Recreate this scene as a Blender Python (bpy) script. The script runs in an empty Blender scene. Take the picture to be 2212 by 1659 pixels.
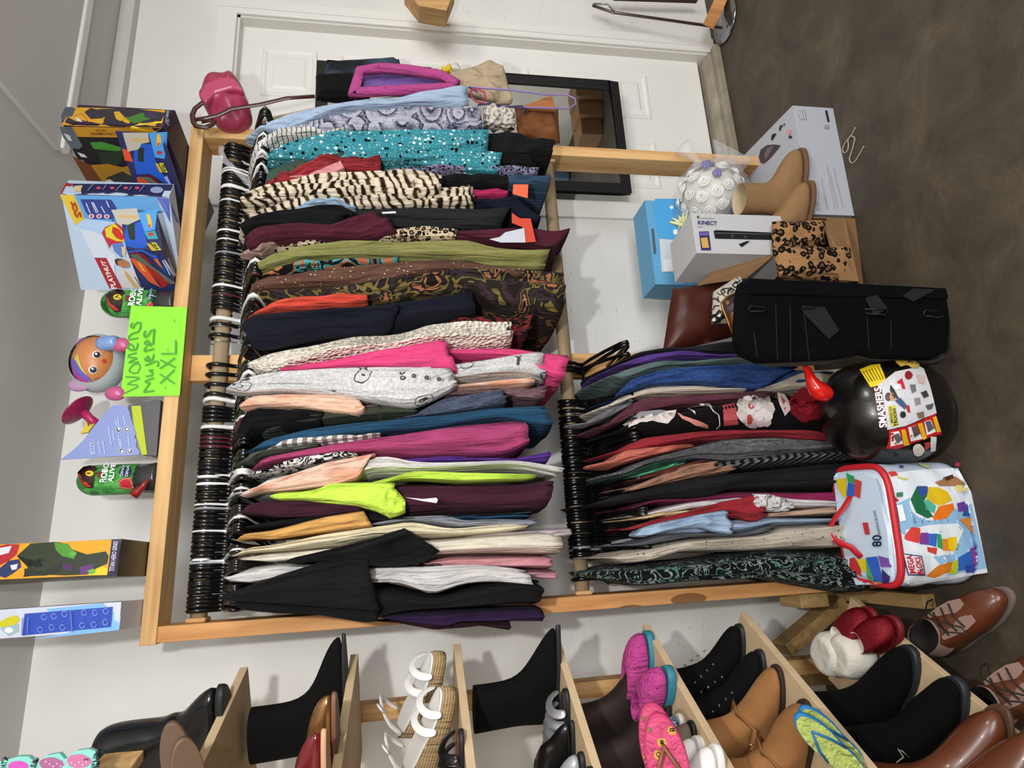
import bpy, bmesh, math, random
from mathutils import Vector, Matrix, noise
random.seed(7)
SC = bpy.context.scene
COL = SC.collection
PI = math.pi
# ---------------------------------------------------------------- camera (2212 x 1659 picture, phone held on its side)
F, CX, CY, EYE = 1300.0, 1106.0, 829.5, 1.38
def nz(a): return Vector(a).normalized()
DOWN = nz((8999-CX, -(730-CY), -F)); UPC = -DOWN
XC = Vector((832-CX, 3900+CY, -F)); XC = (XC-UPC*XC.dot(UPC)).normalized()
YC = UPC.cross(XC)
M3 = Matrix((XC, YC, UPC))            # camera axes -> world axes
cam_d = bpy.data.cameras.new('camera'); cam = bpy.data.objects.new('camera', cam_d); COL.objects.link(cam)
cam_d.sensor_fit = 'HORIZONTAL'; cam_d.sensor_width = 36; cam_d.lens = 36*F/2212; cam_d.clip_start = .02
cam.matrix_world = Matrix.Translation((0, 0, EYE)) @ M3.to_4x4()
SC.camera = cam
SC.view_settings.view_transform = 'Standard'; SC.view_settings.look = 'None'
SC.view_settings.gamma = 1; SC.view_settings.use_curve_mapping = False; SC.view_settings.exposure = 0.12
# ---------------------------------------------------------------- light
wd = bpy.data.worlds.new('world'); SC.world = wd; wd.use_nodes = True
wd.node_tree.nodes['Background'].inputs[0].default_value = (.9, .95, 1, 1); wd.node_tree.nodes['Background'].inputs[1].default_value = .05
def lamp(name, kind, loc, power, color, size=.03, rot=None, sy=None):
    l = bpy.data.lights.new(name, kind); l.energy = power; l.color = color
    if kind == 'AREA':
        l.size = size
        if sy: l.shape = 'RECTANGLE'; l.size_y = sy
    else: l.shadow_soft_size = size
    o = bpy.data.objects.new(name, l); COL.objects.link(o); o.location = loc
    if rot: o.rotation_euler = rot
    return o
lamp('torch_light', 'POINT', (.09, .08, 1.70), 54, (1, .99, .965), .024)
lamp('overhead_fill_light', 'AREA', (1.9, -.2, 2.43), 24, (1, .97, .92), .6)  # added ambient fill under the ceiling, no actual lamp of the room
lamp('rear_fill_light', 'AREA', (1.1, -2.9, 1.95), 108, (.95, .97, 1), 2.4, (PI/2, 0, 0), 1.4)  # added broad fill from behind the camera to soften torch contrast, not daylight

# ---------------------------------------------------------------- picture -> place
def ray(u, v): return M3 @ Vector((u-CX, -(v-CY), -F))
def W(u, v, y):
    d = ray(u, v); return d*(y/d.y)+Vector((0, 0, EYE))
def Zp(u, v, z):
    d = ray(u, v); return d*((z-EYE)/d.z)+Vector((0, 0, EYE))
def PL(u, v, p, n):
    d = ray(u, v); e = Vector((0, 0, EYE)); return e+d*((p-e).dot(n)/d.dot(n))
CR = {'_': (0, 0, 1), 'A': (400, 280, 3.77), 'B': (800, 240, 3.19), 'C': (400, 680, 4.148), 'D': (800, 700, 4.367), 'E': (400, 1040, 4.609),
      'F': (800, 1040, 4.608), 'G': (1200, 720, 2.86), 'H': (380, 100, 2.514), 'I': (100, 200, 5.82), 'J': (100, 460, 5.82), 'K': (100, 700, 4.366),
      'L': (0, 1100, 2.969), 'M': (1760, 960, 4.88), 'N': (1760, 760, 6.6375), 'O': (1400, 260, 3.77), 'P': (1400, 560, 2.2414),
      'Q': (200, 1350, 3.687), 'R': (780, 1340, 4.254), 'S': (1260, 1320, 4.254), 'T': (1680, 1240, 3.959), 'U': (440, 0, 1.7556), 'V': (840, 0, 2.698), 'X': (1480, 1240, 3.022)}
def px(s):
    c = CR['_']; o = []; q = []
    for t in s.replace(',', ' ').split():
        if t in CR: c = CR[t]
        else:
            q.append(float(t))
            if len(q) == 2: o.append((c[0]+q[0]/c[2], c[1]+q[1]/c[2])); q = []
    return o
def resample(P, n):
    P = [Vector(p) for p in P]
    if len(P) == 1: return [P[0].copy() for _ in range(n)]
    d = [0]
    for a, b in zip(P, P[1:]): d.append(d[-1]+(b-a).length)
    out = []
    for i in range(n):
        s = d[-1]*i/(n-1); k = 0
        while k < len(P)-2 and d[k+1] < s: k += 1
        t = (s-d[k])/max(1e-9, d[k+1]-d[k]); out.append(P[k].lerp(P[k+1], min(1, max(0, t))))
    return out
def smooth(P, it=2):
    for _ in range(it):
        P = [P[0]]+[(P[i-1]+P[i]*2+P[i+1])/4 for i in range(1, len(P)-1)]+[P[-1]]
    return P
# ---------------------------------------------------------------- materials
def lin(h):
    if isinstance(h, (tuple, list)): return (*h[:3], 1)
    h = h.lstrip('#'); c = [int(h[i:i+2], 16)/255 for i in (0, 2, 4)]
    return tuple((x/12.92 if x <= .04045 else ((x+.055)/1.055)**2.4) for x in c)+(1,)
MC = {}
def newmat(name):
    m = bpy.data.materials.new(name); m.use_nodes = True; nt = m.node_tree
    return m, nt, nt.nodes['Principled BSDF']
def nd(nt, t, **k):
    n = nt.nodes.new('ShaderNode'+t)
    for a, b in k.items():
        if a.startswith('i_'):
            key = a[2:]; key = int(key) if key.isdigit() else key.replace('_', ' ')
            s = n.inputs[key]
            if isinstance(b, bpy.types.NodeSocket): nt.links.new(b, s)
            else: s.default_value = b
        else: setattr(n, a, b)
    return n
def math_(nt, op, a, b=0, c=0):
    n = nt.nodes.new('ShaderNodeMath'); n.operation = op
    for i, x in enumerate((a, b, c)):
        if isinstance(x, bpy.types.NodeSocket): nt.links.new(x, n.inputs[i])
        else: n.inputs[i].default_value = x
    return n.outputs[0]
def ramp(nt, fac, stops, const=False):
    n = nt.nodes.new('ShaderNodeValToRGB'); r = n.color_ramp
    if const: r.interpolation = 'CONSTANT'
    while len(r.elements) < len(stops): r.elements.new(.5)
    for e, (p, c) in zip(r.elements, stops): e.position = p; e.color = lin(c)
    nt.links.new(fac, n.inputs[0]); return n.outputs[0]
def mixc(nt, f, a, b):
    n = nt.nodes.new('ShaderNodeMix'); n.data_type = 'RGBA'
    for s, x in ((n.inputs[0], f), (n.inputs[6], a), (n.inputs[7], b)):
        if isinstance(x, bpy.types.NodeSocket): nt.links.new(x, s)
        else: s.default_value = x if isinstance(x, (int, float)) else lin(x)
    return n.outputs[2]
def coords(nt, scale=(1, 1, 1), rot=(0, 0, 0)):
    t = nt.nodes.new('ShaderNodeTexCoord')
    m = nd(nt, 'Mapping'); nt.links.new(t.outputs['Object'], m.inputs[0]); m.inputs['Scale'].default_value = scale; m.inputs['Rotation'].default_value = rot
    return m.outputs[0]
def bump(nt, b, h, strength, dist=.002):
    n = nd(nt, 'Bump', i_Strength=strength, i_Distance=dist, i_Height=h); nt.links.new(n.outputs[0], b.inputs['Normal'])
def P(color, rough=.5, metal=0, var=.0, bs=0, bstr=.3, alpha=1, trans=0, coat=0, spec=.5, vs=8):
    """plain material; var = tone variation, bs = bump scale"""
    key = ('P', str(color), rough, metal, var, bs, bstr, alpha, trans, coat, spec, vs)
    if key in MC: return MC[key]
    m, nt, b = newmat('plain'); c = lin(color)
    b.inputs['Roughness'].default_value = rough; b.inputs['Metallic'].default_value = metal
    b.inputs['Transmission Weight'].default_value = trans; b.inputs['Alpha'].default_value = alpha
    b.inputs['Coat Weight'].default_value = coat; b.inputs['Specular IOR Level'].default_value = spec
    if var:
        n = nd(nt, 'TexNoise', i_Vector=coords(nt), i_Scale=vs, i_Detail=6)
        d = tuple(x*(1-var) for x in c[:3]); e = tuple(min(1, x*(1+var)) for x in c[:3])
        nt.links.new(ramp(nt, n.outputs[0], [(.3, d), (.7, e)]), b.inputs['Base Color'])
    else: b.inputs['Base Color'].default_value = c
    if bs:
        n = nd(nt, 'TexNoise', i_Vector=coords(nt), i_Scale=bs, i_Detail=4); bump(nt, b, n.outputs[0], bstr)
    MC[key] = m; return m
def cloth(kind, cols, scale=40., rough=.85, axis='z', sheen=.02):
    key = ('C', kind, str(cols), scale, rough, axis)
    if key in MC: return MC[key]
    m, nt, b = newmat('fabric'); b.inputs['Roughness'].default_value = rough; b.inputs['Sheen Weight'].default_value = sheen
    b.inputs['Specular IOR Level'].default_value = .15
    v = coords(nt)
    if isinstance(cols, str): cols = [cols]
    def tone(h):
        c = lin(h); l = .3*c[0]+.59*c[1]+.11*c[2]; k = .6 if l < .03 else .88
        return tuple((x*.88+l*.12)*k for x in c[:3])
    cols = [q if isinstance(q, float) else tone(q) for q in cols]
    h = nd(nt, 'TexNoise', i_Vector=v, i_Scale=350., i_Detail=3).outputs[0]
    big = nd(nt, 'TexNoise', i_Vector=coords(nt, (1, 1, .35)), i_Scale=38., i_Detail=5).outputs[0]
    cre = nd(nt, 'TexNoise', i_Vector=coords(nt, (1, 1, .09)), i_Scale=46., i_Detail=3, i_Distortion=.8).outputs[0]
    hh = math_(nt, 'ADD', math_(nt, 'MULTIPLY', h, .2), math_(nt, 'ADD', math_(nt, 'MULTIPLY', big, 1.4), math_(nt, 'MULTIPLY', cre, 3.2))); out = None
    def sep(ax=axis):
        s = nd(nt, 'SeparateXYZ', i_0=v); return s.outputs[{'x': 0, 'y': 1, 'z': 2}[ax]]
    if kind == 'plain':
        c = lin(cols[0]); out = ramp(nt, big, [(.2, tuple(x*.86 for x in c[:3])), (.8, tuple(min(1, x*1.08) for x in c[:3]))])
    elif kind == 'heather':
        n = nd(nt, 'TexNoise', i_Vector=coords(nt, (1, 1, .3)), i_Scale=220., i_Detail=4).outputs[0]
        out = ramp(nt, n, [(.35, cols[0]), (.65, cols[1])])
    elif kind == 'stripe':
        s = sep(); s = math_(nt, 'ADD', s, math_(nt, 'MULTIPLY', big, .006))
        f = math_(nt, 'FRACT', math_(nt, 'MULTIPLY', s, scale)); out = ramp(nt, f, [(0, cols[0]), (cols[2] if len(cols) > 2 else .5, cols[1])], True)
    elif kind == 'diag':
        s = nd(nt, 'SeparateXYZ', i_0=v); q = math_(nt, 'ADD', s.outputs[0], s.outputs[2])
        f = math_(nt, 'FRACT', math_(nt, 'MULTIPLY', q, scale)); out = ramp(nt, f, [(0, cols[0]), (.5, cols[1])], True)
    elif kind == 'dots':
        w = nd(nt, 'TexVoronoi', i_Vector=v, i_Scale=scale, i_Randomness=.9)
        r = nd(nt, 'SeparateColor', i_0=w.outputs['Color']).outputs[0]
        dotc = ramp(nt, r, [(0, cols[1]), (.5, cols[2]), (.8, cols[0])], True)
        size = math_(nt, 'ADD', math_(nt, 'MULTIPLY', r, .18), .16)
        k = math_(nt, 'LESS_THAN', w.outputs['Distance'], math_(nt, 'ADD', size, .08))
        out = mixc(nt, k, cols[0], dotc)
        w2 = nd(nt, 'TexVoronoi', i_Vector=v, i_Scale=scale*2.3); k2 = math_(nt, 'LESS_THAN', w2.outputs['Distance'], .2)
        out = mixc(nt, math_(nt, 'MULTIPLY', k2, math_(nt, 'SUBTRACT', 1, k)), out, cols[1])
    elif kind == 'leopard':
        wv = nd(nt, 'TexNoise', i_Vector=v, i_Scale=scale*1.2, i_Detail=3)
        vv = nd(nt, 'Vector'+'Math', operation='ADD'); nt.links.new(v, vv.inputs[0])
        sc = nd(nt, 'VectorMath', operation='SCALE'); nt.links.new(wv.outputs['Color'], sc.inputs[0]); sc.inputs['Scale'].default_value = .6/scale
        nt.links.new(sc.outputs[0], vv.inputs[1])
        w = nd(nt, 'TexVoronoi', i_Vector=vv.outputs[0], i_Scale=scale)
        n = nd(nt, 'TexNoise', i_Vector=v, i_Scale=scale*2.5, i_Detail=1).outputs[0]
        d = math_(nt, 'ADD', w.outputs['Distance'], math_(nt, 'MULTIPLY', n, .35))
        out = ramp(nt, d, [(0, cols[2]), (.40, cols[1]), (.66, cols[0])], True)
    elif kind == 'rings':
        w = nd(nt, 'TexVoronoi', i_Vector=coords(nt, (1, .3, 1)), i_Scale=scale, i_Randomness=.55)
        f = math_(nt, 'FRACT', math_(nt, 'MULTIPLY', w.outputs['Distance'], 5.5))
        w2 = nd(nt, 'TexVoronoi', i_Vector=v, i_Scale=scale*9); f = math_(nt, 'ADD', math_(nt, 'MULTIPLY', f, .75), math_(nt, 'MULTIPLY', w2.outputs['Distance'], .4))
        out = ramp(nt, f, [(.22, cols[0]), (.4, cols[1]), (.75, cols[2])])
    elif kind == 'blotch':
        wv = nd(nt, 'TexNoise', i_Vector=coords(nt, (1, 1, 1.0) if axis == 'z' else (.6, 1, 1)), i_Scale=scale, i_Detail=2, i_Distortion=1.2).outputs[0]
        n = len(cols); st = [(.30+.42*i/n if i else 0, c) for i, c in enumerate(cols)]; out = ramp(nt, wv, st, True)
    elif kind == 'zebra':
        w = nd(nt, 'TexWave', i_Vector=coords(nt, (1, 1, 1), (0, .5, 0)), i_Scale=scale, i_Distortion=9., i_Detail=3., bands_direction='Z')
        n = nd(nt, 'TexNoise', i_Vector=v, i_Scale=scale*2, i_Detail=5).outputs[0]
        f = math_(nt, 'ADD', math_(nt, 'MULTIPLY', w.outputs['Fac'], .45), math_(nt, 'MULTIPLY', n, .7))
        out = ramp(nt, f, [(.34, cols[0]), (.46, cols[1]), (.54, cols[2]), (.75, cols[3])])
    elif kind == 'floral':
        w = nd(nt, 'TexVoronoi', i_Vector=v, i_Scale=scale, i_Randomness=1.)
        r = nd(nt, 'SeparateColor', i_0=w.outputs['Color']).outputs[1]
        n = nd(nt, 'TexNoise', i_Vector=v, i_Scale=scale*3, i_Detail=2).outputs[0]
        d = math_(nt, 'ADD', w.outputs['Distance'], math_(nt, 'MULTIPLY', n, .3))
        fl = ramp(nt, r, [(0, cols[1]), (.45, cols[2]), (.75, cols[0])], True)
        fl = mixc(nt, math_(nt, 'LESS_THAN', math_(nt, 'ABSOLUTE', math_(nt, 'SUBTRACT', d, .3)), .025), fl, cols[-1])
        out = mixc(nt, math_(nt, 'GREATER_THAN', d, .45), fl, cols[0])
    elif kind == 'outline':
        w = nd(nt, 'TexVoronoi', i_Vector=v, i_Scale=scale); n = nd(nt, 'TexNoise', i_Vector=v, i_Scale=scale*2.5, i_Detail=1).outputs[0]
        d = math_(nt, 'ADD', w.outputs['Distance'], math_(nt, 'MULTIPLY', n, .5))
        k = math_(nt, 'LESS_THAN', math_(nt, 'ABSOLUTE', math_(nt, 'SUBTRACT', d, .48)), .018)
        k2 = math_(nt, 'LESS_THAN', math_(nt, 'ABSOLUTE', math_(nt, 'SUBTRACT', d, .34)), .012)
        hn = nd(nt, 'TexNoise', i_Vector=v, i_Scale=160., i_Detail=3).outputs[0]
        base = ramp(nt, hn, [(.35, cols[0]), (.65, cols[1])]); out = mixc(nt, math_(nt, 'MAXIMUM', k, k2), base, cols[2])
    elif kind == 'lace':
        w = nd(nt, 'TexVoronoi', i_Vector=v, i_Scale=scale); w.feature = 'F1'
        f = w.outputs['Distance']; out = ramp(nt, f, [(.12, cols[1]), (.4, cols[0])]); hh = math_(nt, 'MULTIPLY', f, 3)
    elif kind == 'specks':
        w = nd(nt, 'TexVoronoi', i_Vector=v, i_Scale=scale); out = mixc(nt, math_(nt, 'LESS_THAN', w.outputs['Distance'], .16), cols[0], cols[1])
    elif kind == 'tie':
        n = nd(nt, 'TexNoise', i_Vector=coords(nt, (1, 1, .5)), i_Scale=scale, i_Detail=2).outputs[0]; out = ramp(nt, n, [(.35, cols[0]), (.55, cols[1]), (.7, cols[0])])
    nt.links.new(out, b.inputs['Base Color']); bump(nt, b, hh, .9, .005)
    MC[key] = m; return m
def woodmat(c1, c2, axis=2, key=''):
    k = ('W', c1, c2, axis, key)
    if k in MC: return MC[k]
    m, nt, b = newmat('wood'); sc = [22, 22, 22]; sc[axis] = 1.4; v = coords(nt, sc)
    n = nd(nt, 'TexNoise', i_Vector=v, i_Scale=1.6, i_Detail=7, i_Distortion=.6).outputs[0]
    s2 = [3, 3, 3]; s2[axis] = .9; n2 = nd(nt, 'TexNoise', i_Vector=coords(nt, s2), i_Scale=2.2, i_Detail=3).outputs[0]
    f = math_(nt, 'ADD', math_(nt, 'MULTIPLY', n, .6), math_(nt, 'MULTIPLY', n2, .4))
    c = ramp(nt, f, [(.34, c1), (.62, c2)])
    w = nd(nt, 'TexVoronoi', i_Vector=coords(nt, [s*1.3 for s in s2]), i_Scale=1.2)
    c = mixc(nt, math_(nt, 'MULTIPLY', math_(nt, 'LESS_THAN', w.outputs['Distance'], .075), .8), c, '#6b4020')
    nt.links.new(c, b.inputs['Base Color']); b.inputs['Roughness'].default_value = .7; bump(nt, b, n, .35, .002)
    MC[k] = m; return m
# ---------------------------------------------------------------- geometry
def new(): return bmesh.new()
def box(bm, x0, x1, y0, y1, z0, z1, mi=0):
    vs = [bm.verts.new((x, y, z)) for x in (x0, x1) for y in (y0, y1) for z in (z0, z1)]
    for f in ((0, 1, 3, 2), (4, 6, 7, 5), (0, 4, 5, 1), (2, 3, 7, 6), (0, 2, 6, 4), (1, 5, 7, 3)):
        fc = bm.faces.new([vs[i] for i in f]); fc.material_index = mi
    return vs
def hexa(bm, b, t, mi=0):
    """b, t: four points each (bottom loop, top loop)"""
    vb = [bm.verts.new(p) for p in b]; vt = [bm.verts.new(p) for p in t]; n = len(b)
    fs = [bm.faces.new(vb[::-1]), bm.faces.new(vt)]+[bm.faces.new((vb[i], vb[(i+1) % n], vt[(i+1) % n], vt[i])) for i in range(n)]
    for f in fs: f.material_index = mi
def beamb(bm, a, b, w, h, up=(0, 0, 1)):
    a = Vector(a); b = Vector(b); d = (b-a).normalized(); s = d.cross(Vector(up)).normalized(); t = s.cross(d)
    q = [(-w/2, -h/2), (w/2, -h/2), (w/2, h/2), (-w/2, h/2)]
    hexa(bm, [a+s*x+t*y for x, y in q], [b+s*x+t*y for x, y in q])
def prism(bm, pts, vec, mi=0):
    hexa(bm, [Vector(p) for p in pts], [Vector(p)+Vector(vec) for p in pts], mi)
def loft(bm, rings, closed_ring=True, cap0=True, cap1=True, mi=0):
    R = [[bm.verts.new(p) for p in r] for r in rings]; n = len(rings[0])
    for a, b in zip(R, R[1:]):
        for i in range(n if closed_ring else n-1):
            j = (i+1) % n; f = bm.faces.new((a[i], a[j], b[j], b[i])); f.smooth = True; f.material_index = mi
    if cap0: f = bm.faces.new(R[0][::-1]); f.material_index = mi
    if cap1: f = bm.faces.new(R[-1]); f.material_index = mi
    return R
def tube(bm, pts, r, n=8, closed=False, flat=1., ref=(0, 0, 1)):
    pts = [Vector(p) for p in pts]; rings = []; N = len(pts); prev = None
    for i, p in enumerate(pts):
        a = pts[i-1] if (i or closed) else pts[0]; b = pts[(i+1) % N] if (i < N-1 or closed) else pts[-1]
        d = (b-a).normalized(); u = prev if prev is not None else Vector(ref)
        u = u-d*u.dot(d)
        if u.length < 1e-3: u = Vector((1, 0, 0))-d*d.x
        u.normalize(); prev = u; w = d.cross(u); rr = r[i] if isinstance(r, (list, tuple)) else r
        rings.append([p+(u*math.cos(2*PI*k/n)*flat+w*math.sin(2*PI*k/n))*rr for k in range(n)])
    if closed: rings.append(rings[0]); R = loft(bm, rings, cap0=False, cap1=False)
    else: loft(bm, rings)
def lathe(bm, prof, n=32, o=(0, 0, 0), arc=2*PI, cap=True, mi=0):
    rings = [[Vector(o)+Vector((r*math.cos(2*PI*k/n), r*math.sin(2*PI*k/n), z)) for k in range(n)] for r, z in prof]
    loft(bm, rings, cap0=cap, cap1=cap, mi=mi)
def tag(o, label=None, cat=None, group=None, kind=None):
    for k, v in (('label', label), ('category', cat), ('group', group), ('kind', kind)):
        if v: o[k] = v
    return o
def link(name, bm, mat=None, parent=None, bevel=0, sub=0, keep=False, shade=False):
    """one mesh object; a top-level one gets its origin at its base, a child stays in the frame of its parent's thing"""
    if shade:
        for f in bm.faces: f.smooth = True
    bmesh.ops.remove_doubles(bm, verts=bm.verts, dist=1e-6)
    bmesh.ops.recalc_face_normals(bm, faces=bm.faces)
    if parent is None and not keep:
        xs = [v.co.copy() for v in bm.verts]; o = Vector(((min(p.x for p in xs)+max(p.x for p in xs))/2, (min(p.y for p in xs)+max(p.y for p in xs))/2, min(p.z for p in xs)))
        bmesh.ops.translate(bm, verts=bm.verts, vec=-o)
    else: o = None
    me = bpy.data.meshes.new(name); bm.to_mesh(me); bm.free()
    ob = bpy.data.objects.new(name, me); COL.objects.link(ob)
    for m in (mat if isinstance(mat, (list, tuple)) else [mat]):
        if m: me.materials.append(m)
    if o is not None: ob.location = o
    if parent is not None:
        ob.parent = parent
        bpy.context.view_layer.update() if False else None
        ob.matrix_parent_inverse = rootmat(parent).inverted()
    if bevel:
        b = ob.modifiers.new('bevel', 'BEVEL'); b.width = bevel; b.segments = 2; b.limit_method = 'ANGLE'
    if sub:
        s = ob.modifiers.new('sub', 'SUBSURF'); s.levels = sub; s.render_levels = sub
    return ob
def rootmat(o):
    m = Matrix.LocRotScale(o.location, o.rotation_euler, o.scale)
    if o.parent: m = rootmat(o.parent) @ o.matrix_parent_inverse @ m
    return m
def empty(name, loc, label, cat, group=None, rz=0):
    o = bpy.data.objects.new(name, None); COL.objects.link(o); o.location = loc; o.rotation_euler = (0, 0, rz); o.empty_display_size = .05
    return tag(o, label, cat, group)
def local(parent_obj, ob):
    """the child's mesh is given in the parent's own frame"""
    ob.matrix_parent_inverse = Matrix.Identity(4); return ob
def copy_tree(o, parent=None):
    c = o.copy(); COL.objects.link(c)
    if parent is not None: c.parent = parent
    for ch in [x for x in COL.objects if x.parent == o]: copy_tree(ch, c)
    return c
# flat print on a real surface: polygons / lettering traced onto the plane through p with normal n
def sheet(name, parent, p, n, polys, off=.0008):
    bm = new(); mats = []; p = Vector(p); n = Vector(n).normalized()
    if n.dot(Vector((0, 0, EYE))-p) < 0: n = -n
    k = 0
    for col, pts in polys:
        m = col if not isinstance(col, str) else P(col, .45)
        if m not in mats: mats.append(m)
        q = [PL(u, v, p, n) for u, v in (px(pts) if isinstance(pts, str) else pts)]
        k += 1; q = [a+n*(off+.00025*k) for a in q]
        f = bm.faces.new([bm.verts.new(a) for a in q]); f.material_index = mats.index(m)
    r = bmesh.ops.extrude_face_region(bm, geom=bm.faces[:]); bmesh.ops.translate(bm, verts=[g for g in r['geom'] if isinstance(g, bmesh.types.BMVert)], vec=n*.0002)
    bmesh.ops.triangulate(bm, faces=bm.faces[:])
    return link(name, bm, mats, parent)
def text_mesh(body, bold=0.):
    c = bpy.data.curves.new('lettering', 'FONT'); c.body = body; c.offset = bold; c.resolution_u = 3; c.align_x = 'CENTER'
    o = bpy.data.objects.new('lettering', c); COL.objects.link(o)
    me = bpy.data.meshes.new_from_object(o); bpy.data.objects.remove(o); bpy.data.curves.remove(c); return me
def lettering(parent, body, quad, mat, p=None, n=None, off=.0018, bold=.01, name='lettering', fn=None):
    """quad: lower-left, lower-right, upper-right, upper-left of the text block (pixels on the plane, or points)"""
    me = text_mesh(body, bold); xs = [v.co.x for v in me.vertices]; ys = [v.co.y for v in me.vertices]
    x0, x1, y0, y1 = min(xs), max(xs), min(ys), max(ys)
    if isinstance(quad, str): quad = px(quad)
    nn = Vector(n).normalized() if n is not None else None
    if nn is not None and nn.dot(Vector((0, 0, EYE))-Vector(p)) < 0: nn = -nn
    if fn is None: Q = [PL(a[0], a[1], Vector(p), nn) for a in quad]
    else: Q = None
    for v in me.vertices:
        s = (v.co.x-x0)/(x1-x0); t = (v.co.y-y0)/(y1-y0)
        if fn: v.co = fn(s, t); continue
        v.co = (Q[0]*(1-s)+Q[1]*s)*(1-t)+(Q[3]*(1-s)+Q[2]*s)*t+nn*off
    o = bpy.data.objects.new(name, me); COL.objects.link(o); me.materials.append(mat)
    o.parent = parent; o.matrix_parent_inverse = rootmat(parent).inverted(); return o
# ================================================================ the room
YW, ZC, YF = 2.07, 2.47, 1.70
WALL = P('#ddd8cf', .6, var=.04, vs=1.5, bs=60, bstr=.08)
def struct(name, bm, m, **k): return tag(link(name, bm, m, keep=True, **k), kind='structure')
# painted wall with scuffs
def scuffed():
    m, nt, b = newmat('painted wall'); v = coords(nt)
    n = nd(nt, 'TexNoise', i_Vector=v, i_Scale=2., i_Detail=4).outputs[0]
    c = ramp(nt, n, [(.3, '#dbd9d4'), (.7, '#e9e7e3')])
    w = nd(nt, 'TexNoise', i_Vector=coords(nt, (9, 9, 40)), i_Scale=1.2, i_Detail=2, i_Distortion=1.5).outputs[0]
    w2 = nd(nt, 'TexNoise', i_Vector=v, i_Scale=4.3, i_Detail=1).outputs[0]
    k = math_(nt, 'MULTIPLY', math_(nt, 'LESS_THAN', math_(nt, 'ABSOLUTE', math_(nt, 'SUBTRACT', w, .68)), .006), math_(nt, 'GREATER_THAN', w2, .5))
    s = nd(nt, 'SeparateXYZ', i_0=v); k = math_(nt, 'MULTIPLY', k, math_(nt, 'LESS_THAN', s.outputs[2], 1.15))
    c = mixc(nt, math_(nt, 'MULTIPLY', k, .65), c, '#7b746c')
    nt.links.new(c, b.inputs['Base Color']); b.inputs['Roughness'].default_value = .55
    bump(nt, b, nd(nt, 'TexNoise', i_Vector=v, i_Scale=90., i_Detail=3).outputs[0], .08)
    return m
WALLM = scuffed()
DX0, DX1, DZ0, DZ1 = 1.33, 2.135, .03, 2.06     # door opening
bm = new(); box(bm, -1.8, DX0, YW, YW+.12, -.02, ZC); box(bm, DX1, 3.4, YW, YW+.12, -.02, ZC); box(bm, DX0, DX1, YW, YW+.12, DZ1, ZC); struct('wall_back', bm, WALLM)
bm = new(); box(bm, -1.9, -1.8, -3.2, YW+.12, -.02, ZC); struct('wall_left', bm, P('#cfc9be', .7, var=.05))
bm = new(); box(bm, 3.4, 3.5, -3.2, YW+.12, -.02, ZC); struct('wall_right', bm, P('#cfc9be', .7, var=.05))
bm = new(); box(bm, -1.9, 3.5, -3.3, -3.2, -.02, ZC); struct('wall_rear', bm, P('#b8b2a6', .7, var=.05))
bm = new(); box(bm, -1.9, 3.5, -3.3, YW+.12, ZC, ZC+.1); struct('ceiling', bm, P('#c6c4c0', .8, var=.05, vs=2, bs=80, bstr=.1))
# lower plasterboard sheet and its batten on the ceiling beside the seam
bm = new(); prism(bm, [(1.30, .2, ZC-.014), (1.275, 1.80, ZC-.014), (3.4, 1.80, ZC-.014), (3.4, .2, ZC-.014)], (0, 0, .0139)); struct('ceiling_panel', bm, P('#c6c4c0', .8, var=.05, vs=2))
bm = new(); box(bm, 1.285, 3.4, 1.80, 1.835, ZC-.024, ZC-.0005); struct('trim_1', bm, P('#dedbd5', .5), bevel=.004)
bm = new(); box(bm, 1.285, 3.4, 2.03, YW-.0005, ZC-.05, ZC-.0005); struct('trim_2', bm, P('#c6c4c1', .5), bevel=.004)
def concrete():
    m, nt, b = newmat('concrete floor'); v = coords(nt)
    a = nd(nt, 'TexNoise', i_Vector=v, i_Scale=4.6, i_Detail=9, i_Roughness=.72, i_Distortion=.6).outputs[0]
    c = ramp(nt, a, [(.3, '#1d1812'), (.46, '#342d24'), (.58, '#443b2f'), (.74, '#5c5140')])
    d = nd(nt, 'TexNoise', i_Vector=v, i_Scale=7., i_Detail=2).outputs[0]
    c = mixc(nt, ramp(nt, d, [(.62, (0, 0, 0)), (.72, (.6, .6, .6))]), c, '#2b2520')
    w = nd(nt, 'TexVoronoi', i_Vector=v, i_Scale=3.1); c = mixc(nt, math_(nt, 'MULTIPLY', math_(nt, 'LESS_THAN', w.outputs['Distance'], .045), .7), c, '#2c2422')
    cr = nd(nt, 'TexNoise', i_Vector=v, i_Scale=1.7, i_Detail=5, i_Distortion=1.).outputs[0]
    k = math_(nt, 'LESS_THAN', math_(nt, 'ABSOLUTE', math_(nt, 'SUBTRACT', cr, .5)), .0010); c = mixc(nt, math_(nt, 'MULTIPLY', k, .35), c, '#2a231c')
    g = nd(nt, 'TexNoise', i_Vector=v, i_Scale=110., i_Detail=3).outputs[0]; c = mixc(nt, math_(nt, 'MULTIPLY', g, .25), c, '#6a5e4a')
    nt.links.new(c, b.inputs['Base Color']); b.inputs['Roughness'].default_value = .62
    bump(nt, b, math_(nt, 'ADD', a, math_(nt, 'MULTIPLY', g, .2)), .35, .006); return m
bm = new(); box(bm, -1.9, 3.5, -3.3, YW+.12, -.1, 0); struct('floor', bm, concrete())
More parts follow.
